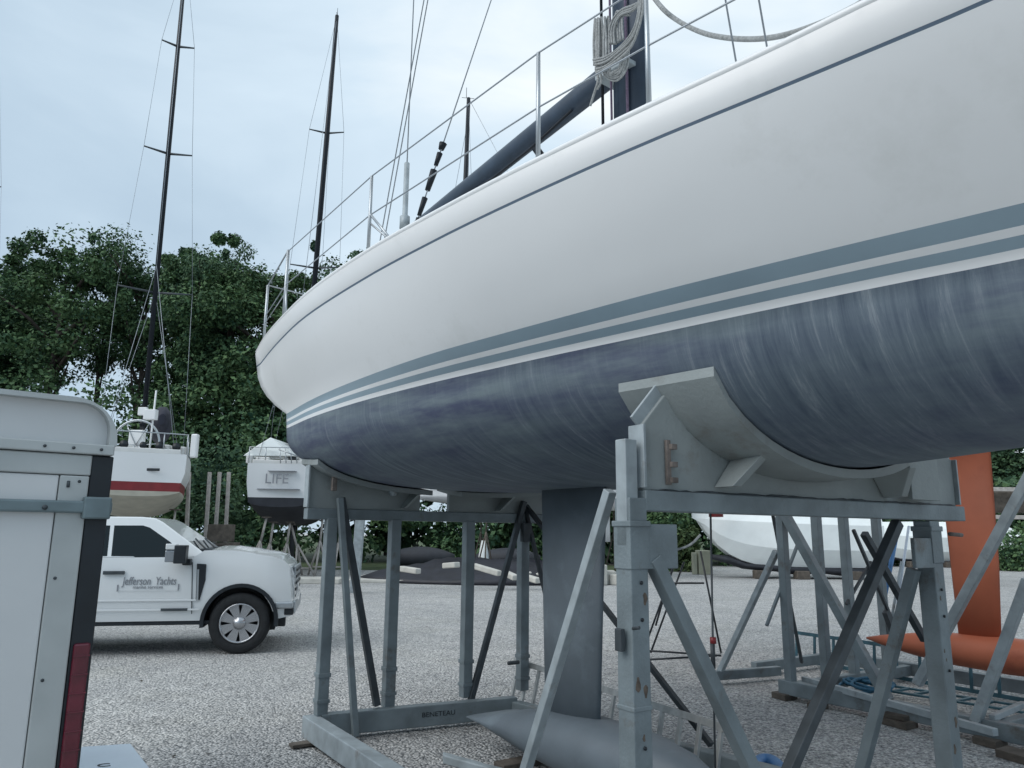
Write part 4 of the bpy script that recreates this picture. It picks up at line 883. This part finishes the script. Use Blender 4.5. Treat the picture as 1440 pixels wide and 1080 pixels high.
m_ = MB(); m_.box(Q1(-.02, -.35, zwR+.62), V3((.28, 0, 0)), V3((0, .02, 0)), UP*.04); m_.build('stern_vent', BLACK, t1, .01)
# dodger boat
D2 = 28.0; sp = Yp(393, 700, D2); zs2 = Yp(393, 652, D2).z; zw2 = Yp(393, 706, D2).z; zk2 = Yp(393, 738, D2).z
hd2 = math.radians(99); mt2 = Yp(474, 22, D2+5)
t2, Q2 = sailboat('white sailboat with white canvas canopy on jack stands beyond the truck bonnet', (sp.x, sp.y), hd2, 10.5, 1.5, zs2, zw2, zk2, [WHITE, BLUEB, BLUEB], .5, mt2, 0, ((.42, 1.1), (.72, .8)), keel=(.45, .7, .5), mastr=.12)
m_ = MB(); z0 = Yp(380, 637, D2-1).z; z1_ = Yp(380, 609, D2-1).z
cc = Q2(1.2, .38, 0); m_.add([V3((cc.x-.95, cc.y-1, z0)), V3((cc.x+1.0, cc.y-1, z0)), V3((cc.x+.95, cc.y+1.2, z0+.1)), V3((cc.x-.9, cc.y+1.2, z0+.1)), V3((cc.x+.0, cc.y-.9, z1_)), V3((cc.x+.1, cc.y+1.0, z1_)), V3((cc.x-.5, cc.y-1, (z0+z1_)/2)), V3((cc.x+.58, cc.y-1, (z0+z1_)/2))],
     [(0, 1, 7, 4, 6), (3, 5, 2), (0, 6, 4, 5, 3), (1, 2, 5, 4, 7), (0, 3, 2, 1)]); m_.build('canopy', WRAP, t2, .03)
m_ = MB()
for dx_, dy_ in ((-.6, -.9), (.7, -.9), (-.2, -.95), (.68, 1.1)): m_ = MB(); m_.tube([V3((cc.x+dx_, cc.y+dy_, zs2)), V3((cc.x+dx_, cc.y+dy_, z0))], .025, 6); m_.build('canopy_pole', CHROME, t2)
m_ = MB()
for dx_ in (.6, .8, 1.0, 1.2): m_.tube([V3((cc.x+dx_, cc.y-1.4, zs2)), V3((cc.x+dx_-.1, cc.y-1.3, zs2+.55))], .02, 5)
m_.tube([V3((cc.x+.5, cc.y-1.4, zs2+.5)), V3((cc.x+1.25, cc.y-1.4, zs2+.25))], .025, 5)
m_.build('boarding_rail', CHROME, t2)
m_ = MB()
for x_, y_, w_, h_ in ((.3, .7, .5, .25), (.4, -.2, .4, .3), (.35, -.8, .5, .35), (.3, 1.2, .2, .3)): m_ = MB(); m_.box(Q2(x_, y_, zs2+h_/2), V3((w_/2, 0, 0)), V3((0, .15, 0)), UP*h_/2); m_.build('cockpit_locker', DECK, t2, .03)
for y_, z_ in ((-.35, .2), (-.9, .35)): m_ = MB(); m_.box(Q2(.25, y_, zs2+z_), V3((.11, 0, 0)), V3((0, .1, 0)), UP*.11); m_.build('winch', BLACK, t2, .02)
pc = Q2(-.03, .05, (zs2+zw2)/2+.12); text('transom_lettering', 'LIFE', .52, frame(pc-V3((.05, .14, 0)), (1, 0, 0), (0, 0, 1)), LETTER, t2, .004)
m_ = MB(); m_.box(pc-UP*.36, V3((.75, 0, 0)), V3((0, .14, 0)), UP*.012); m_.box(pc+UP*.3+V3((.1, 0, 0)), V3((.5, 0, 0)), V3((0, .14, 0)), UP*.01); m_.build('lettering_border', LETTER, t2)
m_ = MB()
for k in range(3): m_.box(Q2(-.02, -1.18, zs2-.35-.3*k), V3((.14, 0, 0)), V3((0, .05, 0)), UP*.025)
m_.build('boarding_step', WHITE, t2)
# third boat hidden behind the hull, masts beyond
D3 = 31.0; hd3 = math.radians(188); sp = Yp(938, 720, D3); zs3 = 5.0
mt3 = Yp(659, 138, D3-1)
t3, Q3 = sailboat('broadside white sailboat behind the large yacht, seen only in gaps between cradle posts', (sp.x, sp.y), hd3, 10.8, 1.6, 4.4, 3.05, 2.55, [WHITE, WHITE, WHITE], .80, mt3, 0, ((.45, .9), (.72, .7)), keel=(.26, .42, 1.35), mastr=.11)
sp4 = Yp(-60, 700, 31.0)
t4, Q4 = sailboat('sailboat hidden by the trailer with a thin grey mast at the left edge', (sp4.x, sp4.y), math.radians(126), 10, 1.5, 4.1, 3.0, 2.4, [WHITE, STRIPE, BLUEB], .5, Yp(-14, -60, 36), 0, ((.52, 1.0), (.74, .7)), keel=(.4, .5, .5), mastr=.045)
# ------------------------------------------------------------------ jack stands
def jackstand(pos, h, lean, label, mt=WOODP, group='jack stands under the canopy sailboat', s=1.):
    t = thing('jack_stand', label, 'boat stand', pos, random.uniform(0, 1.5), group); pos = V3(pos); topp = pos+V3((lean, 0, h)); apex = pos+V3((lean*.55, 0, h*.62))
    m_ = MB(); m_.tube([apex-UP*.1, topp], .035*s, 8); m_.build('screw_post', mt, t)
    for k in range(3):
        a = 2*math.pi*k/3+.5+lean; m_ = MB(); m_.tube([apex, pos+V3((math.cos(a)*.42, math.sin(a)*.42, .02))], .032*s, 6); m_.build('leg', mt, t)
    m_ = MB(); ft = [pos+(apex-pos)*.25+V3((math.cos(2*math.pi*k/3+.5+lean)*.32, math.sin(2*math.pi*k/3+.5+lean)*.32, 0)) for k in range(3)]; m_.tube(ft, .02*s, 5, closed=True); m_.build('tie_bar', mt, t)
    m_ = MB(); m_.box(topp+UP*.02, V3((.14, 0, 0)), V3((0, .12, 0)), UP*.02); m_.build('top_pad', WOOD, t)
    return t
ords = ['leftmost', 'second from left', 'third from left', 'fourth from left', 'fifth from left', 'rightmost']
for i, (x, yt, ln) in enumerate(((356, 728, .35), (374, 735, .15), (398, 735, .15), (428, 738, -.6), (446, 730, .1), (470, 735, .2))):
    p = Yp(x, 800, D2+i*.35); p.z = 0; hh = Yp(x, yt, D2+i*.35).z
    jackstand(p, hh, ln, 'pale metal jack stand under the canopy sailboat, %s of its row' % ords[i], s=1.25)
for i, (dx_, dy_) in enumerate(((-1.1, 1.8), (1.1, 1.8), (1.1, 5.5))):
    p = Q1(dy_, dx_, 0); jackstand(p, zkR+.15, 0.1, 'jack stand under the red-striped sailboat, %s, hidden behind the truck' % ('near left', 'near right', 'far left')[i], group='jack stands under the red-striped sailboat')
for i, (x_, y_) in enumerate(((7.5, 1.0), (7.5, -1.0), (2.0, 1.0), (2.0, -1.0), (4.5, 0.9))):
    jackstand(Q3(x_, y_, 0), 2.75, 0.05, 'jack stand under the broadside white sailboat, %s' % ('bow end far side', 'bow end near side', 'stern end far side', 'stern end near side', 'amidships')[i], mt=WOOD, group='jack stands under the broadside sailboat')
# timber posts
for i, (x, y0, x2, y1) in enumerate(((266, 664, 262, 760), (295, 664, 289, 758), (309, 664, 302, 762), (322, 664, 317, 755))):
    a0 = Yp(x, y0, 26+.3*i); p = Yp(x2, y1, 26+.3*i); dirv = (p-a0)/(a0.z-p.z); bt = a0+dirv*a0.z; bt.z = 0
    m_ = MB(); m_.bar(bt, a0, .11, .11, V3((0, 1, 0))); o_ = m_.build('timber_post', WOODP, None, .01); m_ = MB(); m_.bar(bt+UP*.8-V3((.3, 0, 0)), bt+UP*.8+V3((.3, 0, 0)), .08, .08); m_.build('cross_piece', WOODP, o_, .01)
    tag(o_, 'tall pale timber post standing behind the truck windscreen, %s of four' % ['leftmost', 'second from left', 'third from left', 'rightmost'][i], 'post', 'tall timber posts behind the truck')
p = Yp(302, 756, 25.4); m_ = MB()
m_.box(V3((p.x, p.y, p.z-.2)), V3((.75, 0, 0)), V3((0, .3, 0)), UP*.05); m_.box(V3((p.x+.2, p.y, p.z+.15)), V3((.35, 0, 0)), V3((0, .3, 0)), UP*.28)
m_.box(V3((p.x, p.y, (p.z-.2)/2)), V3((.6, 0, 0)), V3((0, .25, 0)), UP*((p.z-.25)/2)); tag(m_.build('work_bench', WOOD, None, .02), 'weathered wooden bench with stacked timber behind the truck windscreen', 'bench')
# leaning pale timber at x~500
p0 = Yp(509, 700, 21); p1 = Yp(499, 820, 21.5); p1.z = 0
m_ = MB(); m_.bar(p1, p0, .24, .2, V3((0, 1, 0))); tag(m_.build('leaning_beam', STEELL, None, .01), 'thick pale grey beam standing behind the left posts of the yacht cradle', 'beam')
# kerb slab, cone, mulch, boxes
def slab(x0, x1, y, z0, h, dep, name, mt, label, cat):
    a = Zp(x0, y, z0); b_ = Zp(x1, y, z0); Y = (a.y+b_.y)/2; m_ = MB(); m_.bx(a.x, b_.x, Y, Y+dep, z0, z0+h); return tag(m_.build(name, mt, None, .02), label, cat)
slab(380, 478, 821, 0, .16, 1.2, 'concrete_slab', CONC, 'pale concrete slab edge on the gravel just right of the truck nose', 'slab')
slab(484, 600, 820, 0, .10, 3.2, 'concrete_pad', CONC, 'low pale concrete pad behind the leftmost pair of cradle posts', 'slab')
m_ = MB(); ring = []
cm = Zp(672, 815, 0)
rgs = []
for i in range(9):
    rr_ = 1-i/9; rgs.append([cm+V3(((4.4*math.cos(a))*rr_+.15*math.sin(5*a), (3.2*math.sin(a))*rr_+.15*math.cos(4*a+1), .02+.62*(1-rr_**3)*(1+.35*math.sin(3*a+i)*math.cos(2*a+.5*i)))) for a in [2*math.pi*k/36 for k in range(36)]])
m_.loft(rgs, cap=True); tag(m_.build('black_tarpaulin', TARP), 'crumpled black tarpaulin heap on the gravel between the rear cradle posts', 'tarpaulin')
m_ = MB()
for x0, y0, x1, y1, z in ((565, 797, 592, 803, .12), (626, 793, 645, 794, .3), (666, 793, 703, 806, .28), (710, 803, 725, 812, .22), (737, 808, 756, 816, .2)):
    a = Yp(x0, y0, 23.5); b_ = Yp(x1, y1, 23.5); 
    t_ = MB(); t_.bar(V3((a.x, 23.4, a.z-.05)), V3((b_.x, 22.9, b_.z+.02)), .22, .16); o_ = t_.build('pale_plank', CONC, None, .03)
    tag(o_, 'pale plank lying on the black tarpaulin heap, %s' % {565: 'farthest left', 626: 'just left of the second cradle post', 666: 'longest, right of the second cradle post', 710: 'short one left of the keel', 737: 'small one beside the keel'}[x0], 'plank', 'pale planks on the tarpaulin heap')
cz = Zp(680, 790, 0); cz = Yp(680, 787, 29.5); cz.z = 0
m_ = MB(); zt = Yp(680, 760, 29.5).z; m_.loft([[cz+V3((r_*math.cos(a), r_*math.sin(a), z)) for a in [2*math.pi*i/14 for i in range(14)]] for r_, z in ((.3, 0), (.3, .05), (.24, .06), (.19, zt*.6), (.09, zt))]); tag(m_.build('marker_cone', WRAP), 'small white marker cone standing behind the black tarpaulin', 'cone')
def sbox(x0, y0, x1, y1, Y, dep, name, mt, label, cat, bev=.03):
    a = Yp(x0, y0, Y); b_ = Yp(x1, y1, Y); m_ = MB(); m_.bx(a.x, b_.x, Y, Y+dep, 0, a.z); return tag(m_.build(name, mt, None, bev), label, cat)
sbox(982, 774, 1000, 797, 33, .6, 'utility_box', STONEB, 'pale green utility box on the gravel left of the shrink-wrapped boat bow', 'box')
sbox(974, 777, 980.5, 797, 33, .3, 'utility_post', STONEB, 'narrow pale post immediately left of the green utility box', 'post')
def pile(x, y, Y, w, mt, label):
    c_ = Yp(x, y, Y); m_ = MB(); zt = c_.z
    for k in range(7): 
        p = V3((c_.x+random.uniform(-w, w)*.7, Y+random.uniform(-.3, .3), 0)); h_ = zt*random.uniform(.35, 1); a_ = random.uniform(0, 3)
        m_.box(p+UP*h_/2, V3((math.cos(a_), math.sin(a_), 0))*w*.35, V3((-math.sin(a_), math.cos(a_), 0))*w*.3, UP*h_/2)
    return tag(m_.build('crate_pile', mt, None, .04), label, 'crates')
pile(855, 793, 26, .6, CONC, 'small pile of pale crates on gravel right of the blue-grey keel')
pile(750, 800, 26, .4, CONC, 'small pale pile on the gravel just left of the blue-grey keel')
# dark parked launches and lumber behind (seen through the cradle)
def side_lump(x0, x1, y0, Y, mt, label, name='covered_dinghy', cat='dinghy', dep=2.0):
    a = Yp(x0, y0, Y); b_ = Yp(x1, y0, Y); L_ = b_.x-a.x; m_ = MB(); rg = []
    for i in range(13):
        s_ = i/12; w = dep/2*(1-abs(2*s_-1)**2.5)*.9+.08; h_ = a.z*(1-.35*abs(2*s_-1)**2)
        rg.append([V3((a.x+L_*s_, Y+w*math.cos(t_), .25+(h_-.25)*max(0, math.sin(t_))**.6)) for t_ in [math.pi*k/8 for k in range(9)]]+[V3((a.x+L_*s_, Y-w*.3, .1)), V3((a.x+L_*s_, Y+w*.3, .1))])
    m_.loft(rg); return tag(m_.build(name, mt, None), label, cat)
side_lump(545, 640, 768, 36, BLUEB, 'dark covered dinghy under the trees between the two left rear cradle posts')
side_lump(668, 760, 770, 37, BLUEB, 'dark covered dinghy under the trees just left of the keel')
# shrink wrapped boats
def wrapped(x0, x1, ytop, ybot, Y, label, flip=1, mid=.55):
    a = Yp(x0, ytop, Y); b_ = Yp(x1, ytop, Y); zt = a.z; zb_ = Yp((x0+x1)/2, ybot, Y).z; L_ = abs(b_.x-a.x)
    t = thing('covered_boat', label, 'boat', V3(((a.x+b_.x)/2, Y, 0)), 0, 'shrink-wrapped boats at the back right'); rg = []; N = 16
    for i in range(N+1):
        s_ = i/N; w = 1.15*min(1, .06+1.6*s_**.65) if s_ < .5 else 1.15*(1-.15*(s_-.5)); zkk = zb_+(zt-.45-zb_)*(1-s_)**7.0; sh = zb_+(zt-zb_)*.62+.25*(1-s_)**2
        rd = zt+.10*math.sin(math.pi*s_)-.5*max(0, s_-.8)*2+.0
        x = a.x+L_*s_*flip if flip > 0 else b_.x-L_*s_
        half = [(0, zkk), (w*.55, zkk+.12*(1-(1-s_)**2)), (w*.95, zkk+(sh-zkk)*.45), (w, sh), (w*.72, sh+(rd-sh)*.55), (0, rd)]
        rg.append([V3((x, Y-h_, z_)) for h_, z_ in half]+[V3((x, Y+h_, z_)) for h_, z_ in half[1:-1][::-1]])
    m_ = MB(); m_.loft(rg, smooth=False); m_.build('shrink_wrap_cover', WRAP, t, .03)
    rg = []
    for i in range(11):
        f_ = i/10; x = a.x+L_*(.10+.86*f_); w = .75*min(1, .25+2.2*f_); tz = zb_+.35-.25*f_+(.22 if f_ < .15 else 0); bz = .15+.55*(1-f_)**4+.04*math.sin(i*2.1)
        rg.append([V3((x, Y+w*math.cos(t_)*abs(math.cos(t_))**-.4 if abs(math.cos(t_)) > .01 else Y, (tz+bz)/2+(tz-bz)/2*math.sin(t_))) for t_ in [2*math.pi*k/14 for k in range(14)]])
    m_ = MB(); m_.loft(rg); m_.build('dark_bottom', BLUEB, t)
    for xx in (.3, .52, .8):
        m_ = MB(); m_.bx(a.x+L_*xx, a.x+L_*xx+.5, Y-1.0, Y-.5, 0, .32); m_.build('keel_block', WOOD, t, .03)
    return t
wrapped(972, 1222, 700, 801, 31, 'long shrink-wrapped white boat with a black bottom, bow beside the utility box')
wrapped(1195, 1420, 735, 792, 44, 'smaller shrink-wrapped boat partly hidden behind the right cradle post')
m_ = MB(); c_ = Yp(1007, 727, 29.4); m_.tube([c_-UP*.0, c_+UP*.55], .28, 12); tag(m_.build('red_fender', REDP, None), 'round dark red fender hanging at the bow of the shrink-wrapped boat', 'fender')
# dark boat and shelf right of the orange keel
def far_right():
    Y = 27; t = thing('timber_rack', 'weathered rack with pale horizontal rails and a grey tarp right of the orange keel fin', 'rack', Yp(1430, 780, Y)); t.location.z = 0
    for i, (x0, x1, y) in enumerate(((1385, 1520, 688), (1388, 1530, 727))):
        a = Yp(x0, y, Y); b_ = Yp(x1, y, Y); m_ = MB(); m_.bx(a.x, b_.x, Y-.1, Y+.1, a.z-.07, a.z+.07); m_.build('rail', WOODP, t, .01)
    for x in (1391, 1455, 1515): a = Yp(x, 688, Y); m_ = MB(); m_.bx(a.x-.06, a.x+.06, Y+.11, Y+.23, 0, a.z); m_.build('upright', WOOD, t, .01)
    a = Yp(1400, 720, Y); m_ = MB(); m_.bx(a.x-.2, a.x+2.4, Y+.3, Y+1.2, a.z, a.z+.8); m_.build('folded_tarp', WOOD, t, .1)
far_right()
slab(1395, 1620, 783, 0, .12, .3, 'kerb', CONC, 'pale kerb edge along the verge at the far right', 'kerb')
# ================================================================== TREES
rng = np.random.default_rng(11)
def leaf_mesh(name, clumps, nper, size, mt):
    cs = np.array([c[:3] for c in clumps]); rad = np.array([c[3:6] for c in clumps]); k = len(clumps); N = k*nper
    idx = np.repeat(np.arange(k), nper); dirs = rng.normal(size=(N, 3)); dirs /= np.linalg.norm(dirs, axis=1)[:, None]
    rr_ = rng.uniform(.25, 1.0, N)**.6*(1+.35*rng.uniform(0, 1, N)**4); pos = cs[idx]+dirs*rad[idx]*rr_[:, None]
    nrm = dirs*.55+rng.normal(size=(N, 3))*.6+np.array([0, 0, .5]); nrm /= np.linalg.norm(nrm, axis=1)[:, None]
    t1_ = np.cross(nrm, rng.normal(size=(N, 3))); t1_ /= np.linalg.norm(t1_, axis=1)[:, None]; t2_ = np.cross(nrm, t1_)
    s = size*rng.uniform(.45, 1.35, N)[:, None]; a = t1_*s; b_ = t2_*s*.62
    v = np.stack([pos-a, pos-b_*.9+a*.1, pos+a, pos+b_+a*.05], axis=1).reshape(-1, 3)
    me = bpy.data.meshes.new(name); me.vertices.add(4*N); me.vertices.foreach_set('co', v.ravel()); me.loops.add(4*N); me.loops.foreach_set('vertex_index', np.arange(4*N, dtype=np.int32))
    me.polygons.add(N); me.polygons.foreach_set('loop_start', np.arange(0, 4*N, 4, dtype=np.int32)); me.polygons.foreach_set('loop_total', np.full(N, 4, dtype=np.int32))
    me.materials.append(mt); me.update(calc_edges=True); me.validate(); return me
def make_tree(kind, hgt, wid, seed, mt):
    rs = random.Random(seed); clumps = []; limbs = []
    base = .28 if kind == 'dense' else .60
    nl = 11 if kind == 'dense' else 9
    for i in range(nl):
        f = base+(1-base)*(i+.4)/nl; a = i*2.4+rs.uniform(-.5, .5); env = math.sin(math.pi*min(1, .18+.82*(1-f)/(1-base)))**.7
        R = wid*env*rs.uniform(.55, 1.05); tip = V3((math.cos(a)*R, math.sin(a)*R, hgt*f)); limbs.append((hgt*(f-.14), tip))
        for j in range(6 if kind == 'dense' else 4):
            q = tip*1.0; c_ = V3((tip.x*rs.uniform(.35, 1.1)+rs.uniform(-.8, .8), tip.y*rs.uniform(.35, 1.1)+rs.uniform(-.8, .8), tip.z+rs.uniform(-.07, .06)*hgt)); r_ = rs.uniform(.55, 1.35)*wid*.26
            clumps.append((c_.x, c_.y, c_.z, r_*1.2, r_*1.2, r_*.75))
    for j in range(12): clumps.append((rs.uniform(-.42, .42)*wid, rs.uniform(-.4, .4)*wid, hgt*rs.uniform(.84, .96), wid*rs.uniform(.08, .2), wid*rs.uniform(.08, .2), wid*rs.uniform(.07, .13)))
    for j in range(26 if kind == 'dense' else 22):
        a = rs.uniform(0, 6.28); f = rs.uniform(base, 1.0); env = math.sin(math.pi*min(1, .18+.82*(1-f)/(1-base)))**.7; R = wid*env*rs.uniform(.7, 1.1); r_ = rs.uniform(.25, .7)*wid*.2
        clumps.append((math.cos(a)*R, math.sin(a)*R, hgt*f+rs.uniform(0, .05)*hgt, r_, r_, r_))
    crown = leaf_mesh('crown', clumps, 460 if kind == 'dense' else 300, .118, mt)
    m_ = MB(); r0_ = hgt*.017; bend = rs.uniform(-.6, .6)
    m_.tube([V3((0, 0, -.1)), V3((bend*.3, 0, hgt*.25)), V3((bend, .2, hgt*.55)), V3((bend*.6, 0, hgt*.88))], [r0_, r0_*.8, r0_*.55, r0_*.15], 8)
    for z, tip in limbs: m_.tube([V3((bend*.6, 0, z)), V3((tip.x*.5, tip.y*.5, (z+tip.z)/2+.2)), tip], [r0_*.45, r0_*.28, r0_*.08], 5)
    tk = m_.build('trunk', BARK)
    return crown, tk
protos = []
for i, (kd, h_, w_, mt_) in enumerate((('dense', 18, 4.6, LEAFA), ('dense', 16, 4.2, LEAFB), ('open', 20, 4.4, LEAFA), ('open', 18, 3.8, LEAFB), ('dense', 14, 4.6, LEAFC))):
    cr_, tk_ = make_tree(kd, h_, w_, 40+i, mt_); tm = tk_.data; bpy.data.objects.remove(tk_); protos.append((cr_, tm, h_))
def tree(px, ytop, Y, kind, label, rot=0., wsc=1.):
    cr_, tm, h_ = protos[kind]; p = Yp(px, ytop, Y); sc = p.z/h_/1.07; t = thing('tree', label, 'tree', V3((p.x, Y, 0)), rot, 'trees behind the boat yard'); t.scale = (sc*wsc, sc*wsc, sc)
    for nm, me in (('crown', cr_), ('trunk', tm)): o_ = bpy.data.objects.new(nm, me); COL.objects.link(o_); o_.parent = t
    return t
TL_ = [(-75, 345, 47, 0, 'broad leafy tree at the photo left edge behind the trailer roof', .3, 1.2), (-8, 362, 50, 1, 'dark leafy tree at the far left behind the trailer roof', 1.3, 1.1), (40, 372, 53, 3, 'thin gappy tree between the far-left tree and the tall open tree', 3.2, 1.),
    (108, 322, 46, 2, 'tallest open-crowned tree at left with bare trunk and sky gaps', 1.0, 1.15), (165, 325, 49, 3, 'sparse tree immediately right of the tallest open tree', 2.2, .6),
    (212, 340, 48, 2, 'open leafy tree directly behind the mast of the red-striped sailboat', 4.1, .9), (272, 330, 52, 0, 'full green tree just right of the red-striped boat mast', 2.0, .8), (292, 324, 47, 3, 'tree with a spiky narrow top between the two black masts', .5, .65),
    (335, 352, 48, 0, 'rounded dense tree between the two black masts, right of the spiky one', 5.0, 1.0), (385, 345, 46, 0, 'large dense green tree left of the yacht stern', 3.9, 1.1), (436, 392, 50, 4, 'shorter tree peeping over the yacht stern rail', 1.7, .9),
    (497, 322, 60, 3, 'lone tree top showing just above the yacht sheer right of the second mast', .9, .8), (560, 430, 55, 1, 'dark tree seen below the yacht hull between the left cradle posts', 2.2, 1.2), (640, 450, 54, 1, 'dark tree behind the rear cradle, left of the keel', .2, 1.2),
    (720, 440, 56, 4, 'olive tree behind the keel of the large yacht', .8, 1.2), (800, 450, 57, 1, 'dark tree right of the keel, seen under the yacht hull', 2.9, 1.2), (880, 430, 58, 1, 'dark tree behind the nearest cradle post', 4.2, 1.2), (950, 440, 58, 4, 'olive tree left of the shrink-wrapped boat bow', 3.3, 1.2),
    (1040, 440, 60, 0, 'green tree behind the long shrink-wrapped boat, left one', 1.1, 1.2), (1130, 430, 62, 1, 'dark tree behind the long shrink-wrapped boat, right one', 5.2, 1.2), (1220, 440, 64, 0, 'green tree behind the right cradle post', .4, 1.2), (1310, 430, 66, 1, 'dark tree behind the orange keel fin', 2.6, 1.2),
    (1400, 420, 62, 1, 'dark tree just right of the orange keel fin at the photo edge', 1.9, 1.3), (1490, 400, 66, 0, 'green tree beyond the right edge of the photo', 1.2, 1.3)]
for a_ in TL_: tree(*a_)
# undergrowth mass under the trees
cl = []
xs = np.arange(-48, 75, .85)
for x in xs:
    Yb = 41 if x < 5 else 41+(x-5)*.30
    for k in range(3):
        h_ = (11.6 if x < -14 else 9.3)+1.2*math.sin(x*.35)+1.1*math.sin(x*.9+1) if x < -3 else 6.0+1.2*math.sin(x*.5)
        z = rng.uniform(.5, h_); cl.append((x+rng.uniform(-1, 1), Yb+rng.uniform(-1.2, 2.2)+z*.12, z, rng.uniform(1.0, 1.7), rng.uniform(.9, 1.4), rng.uniform(.7, 1.2)))
me = leaf_mesh('undergrowth', cl, 330, .15, LEAFA); o_ = bpy.data.objects.new('undergrowth', me); COL.objects.link(o_); tag(o_, 'dense dark undergrowth and saplings along the foot of the trees', 'undergrowth', kind='stuff')
cl = [(x+rng.uniform(-1, 1), (43.5 if x < 5 else 43.5+(x-5)*.30)+rng.uniform(0, 2), rng.uniform(.5, 6.5), 1.6, 1.2, 1.3) for x in np.arange(-48, 75, .55)]
me = leaf_mesh('woodland', cl, 90, .5, LEAFB); o_ = bpy.data.objects.new('woodland', me); COL.objects.link(o_); tag(o_, 'dark massed woodland interior behind the undergrowth', 'woodland', kind='stuff')
def shrub(px, ytop, Y, w, mt, label, seed):
    p = Yp(px, ytop, Y); rs = random.Random(seed); c_ = [(rs.uniform(-w, w)*.5, rs.uniform(-w, w)*.4, rs.uniform(.1, .95)*p.z, w*.34, w*.34, w*.3) for _ in range(26)]
    t = thing('shrub', label, 'shrub', V3((p.x, Y, 0)), 0, 'shrubs at the woodland edge'); me = leaf_mesh('foliage', c_, 120, .11, mt); o_ = bpy.data.objects.new('foliage', me); COL.objects.link(o_); o_.parent = t
shrub(312, 610, 33, 2.6, LEAFB, 'rounded dark shrub behind the timber posts', 1); shrub(936, 715, 36, 1.6, LEAFA, 'green shrub left of the utility box', 2)
shrub(962, 745, 35.5, 1.0, LEAFC, 'small olive shrub beside the utility post', 3); shrub(1425, 755, 40, 2.2, LEAFA, 'green shrub right of the orange keel', 4)
# ================================================================== LIGHT
w = bpy.data.worlds.new('World'); scene.world = w; w.use_nodes = True; nt = w.node_tree; bg = nt.nodes['Background']; bg.inputs['Strength'].default_value = .1
SUN_EL = math.radians(43); SUN_RT = math.radians(240)
sky = nt.nodes.new('ShaderNodeTexSky'); sky.sky_type = 'NISHITA'; sky.sun_disc = False; sky.sun_elevation = SUN_EL; sky.sun_rotation = SUN_RT; sky.air_density = 1; sky.dust_density = 2
tc = nt.nodes.new('ShaderNodeTexCoord'); mp = nt.nodes.new('ShaderNodeMapping'); mp.inputs['Scale'].default_value = (1.0, 1.0, 2.6)
nt.links.new(tc.outputs['Generated'], mp.inputs['Vector'])
n1_ = nt.nodes.new('ShaderNodeTexNoise'); n1_.inputs['Scale'].default_value = 2.1; n1_.inputs['Detail'].default_value = 6; n1_.inputs['Roughness'].default_value = .5; n1_.inputs['Distortion'].default_value = .4
nt.links.new(mp.outputs['Vector'], n1_.inputs['Vector'])
# overcast is brighter towards the hidden sun, on the right
dt = nt.nodes.new('ShaderNodeVectorMath'); dt.operation = 'DOT_PRODUCT'; dt.inputs[1].default_value = (.55, .50, .67); nt.links.new(tc.outputs['Generated'], dt.inputs[0])
ma = nt.nodes.new('ShaderNodeMath'); ma.operation = 'MULTIPLY_ADD'; ma.inputs[1].default_value = .62; nt.links.new(dt.outputs['Value'], ma.inputs[0])
mb_ = nt.nodes.new('ShaderNodeMath'); mb_.operation = 'MULTIPLY'; mb_.inputs[1].default_value = .75; nt.links.new(n1_.outputs['Fac'], mb_.inputs[0]); nt.links.new(mb_.outputs[0], ma.inputs[2])
cr2 = nt.nodes.new('ShaderNodeValToRGB'); e = cr2.color_ramp.elements
e[0].position = .38; e[0].color = (.40, .52, .64, 1); e[1].position = 1.0; e[1].color = (.92, .98, 1.0, 1)
k = e.new(.62); k.color = (.50, .63, .745, 1); k = e.new(.82); k.color = (.65, .78, .885, 1)
nt.links.new(ma.outputs[0], cr2.inputs['Fac'])
sc_ = nt.nodes.new('ShaderNodeVectorMath'); sc_.operation = 'SCALE'; sc_.inputs['Scale'].default_value = 6.4; nt.links.new(cr2.outputs['Color'], sc_.inputs[0])
mx = nt.nodes.new('ShaderNodeMixRGB'); mx.inputs['Fac'].default_value = .93; nt.links.new(sky.outputs['Color'], mx.inputs['Color1']); nt.links.new(sc_.outputs[0], mx.inputs['Color2'])
nt.links.new(mx.outputs['Color'], bg.inputs['Color'])
sd = bpy.data.lights.new('sun', 'SUN'); sd.energy = 1.25; sd.angle = math.radians(55); sd.color = (1, .98, .95); so = bpy.data.objects.new('sun', sd); COL.objects.link(so)
sdir = V3((math.sin(SUN_RT)*math.cos(SUN_EL), math.cos(SUN_RT)*math.cos(SUN_EL), math.sin(SUN_EL))); so.rotation_euler = sdir.to_track_quat('Z', 'Y').to_euler()
vs = scene.view_settings; vs.view_transform = 'Standard'; vs.look = 'None'; vs.exposure = .8; vs.gamma = 1
scene.render.engine = 'CYCLES'
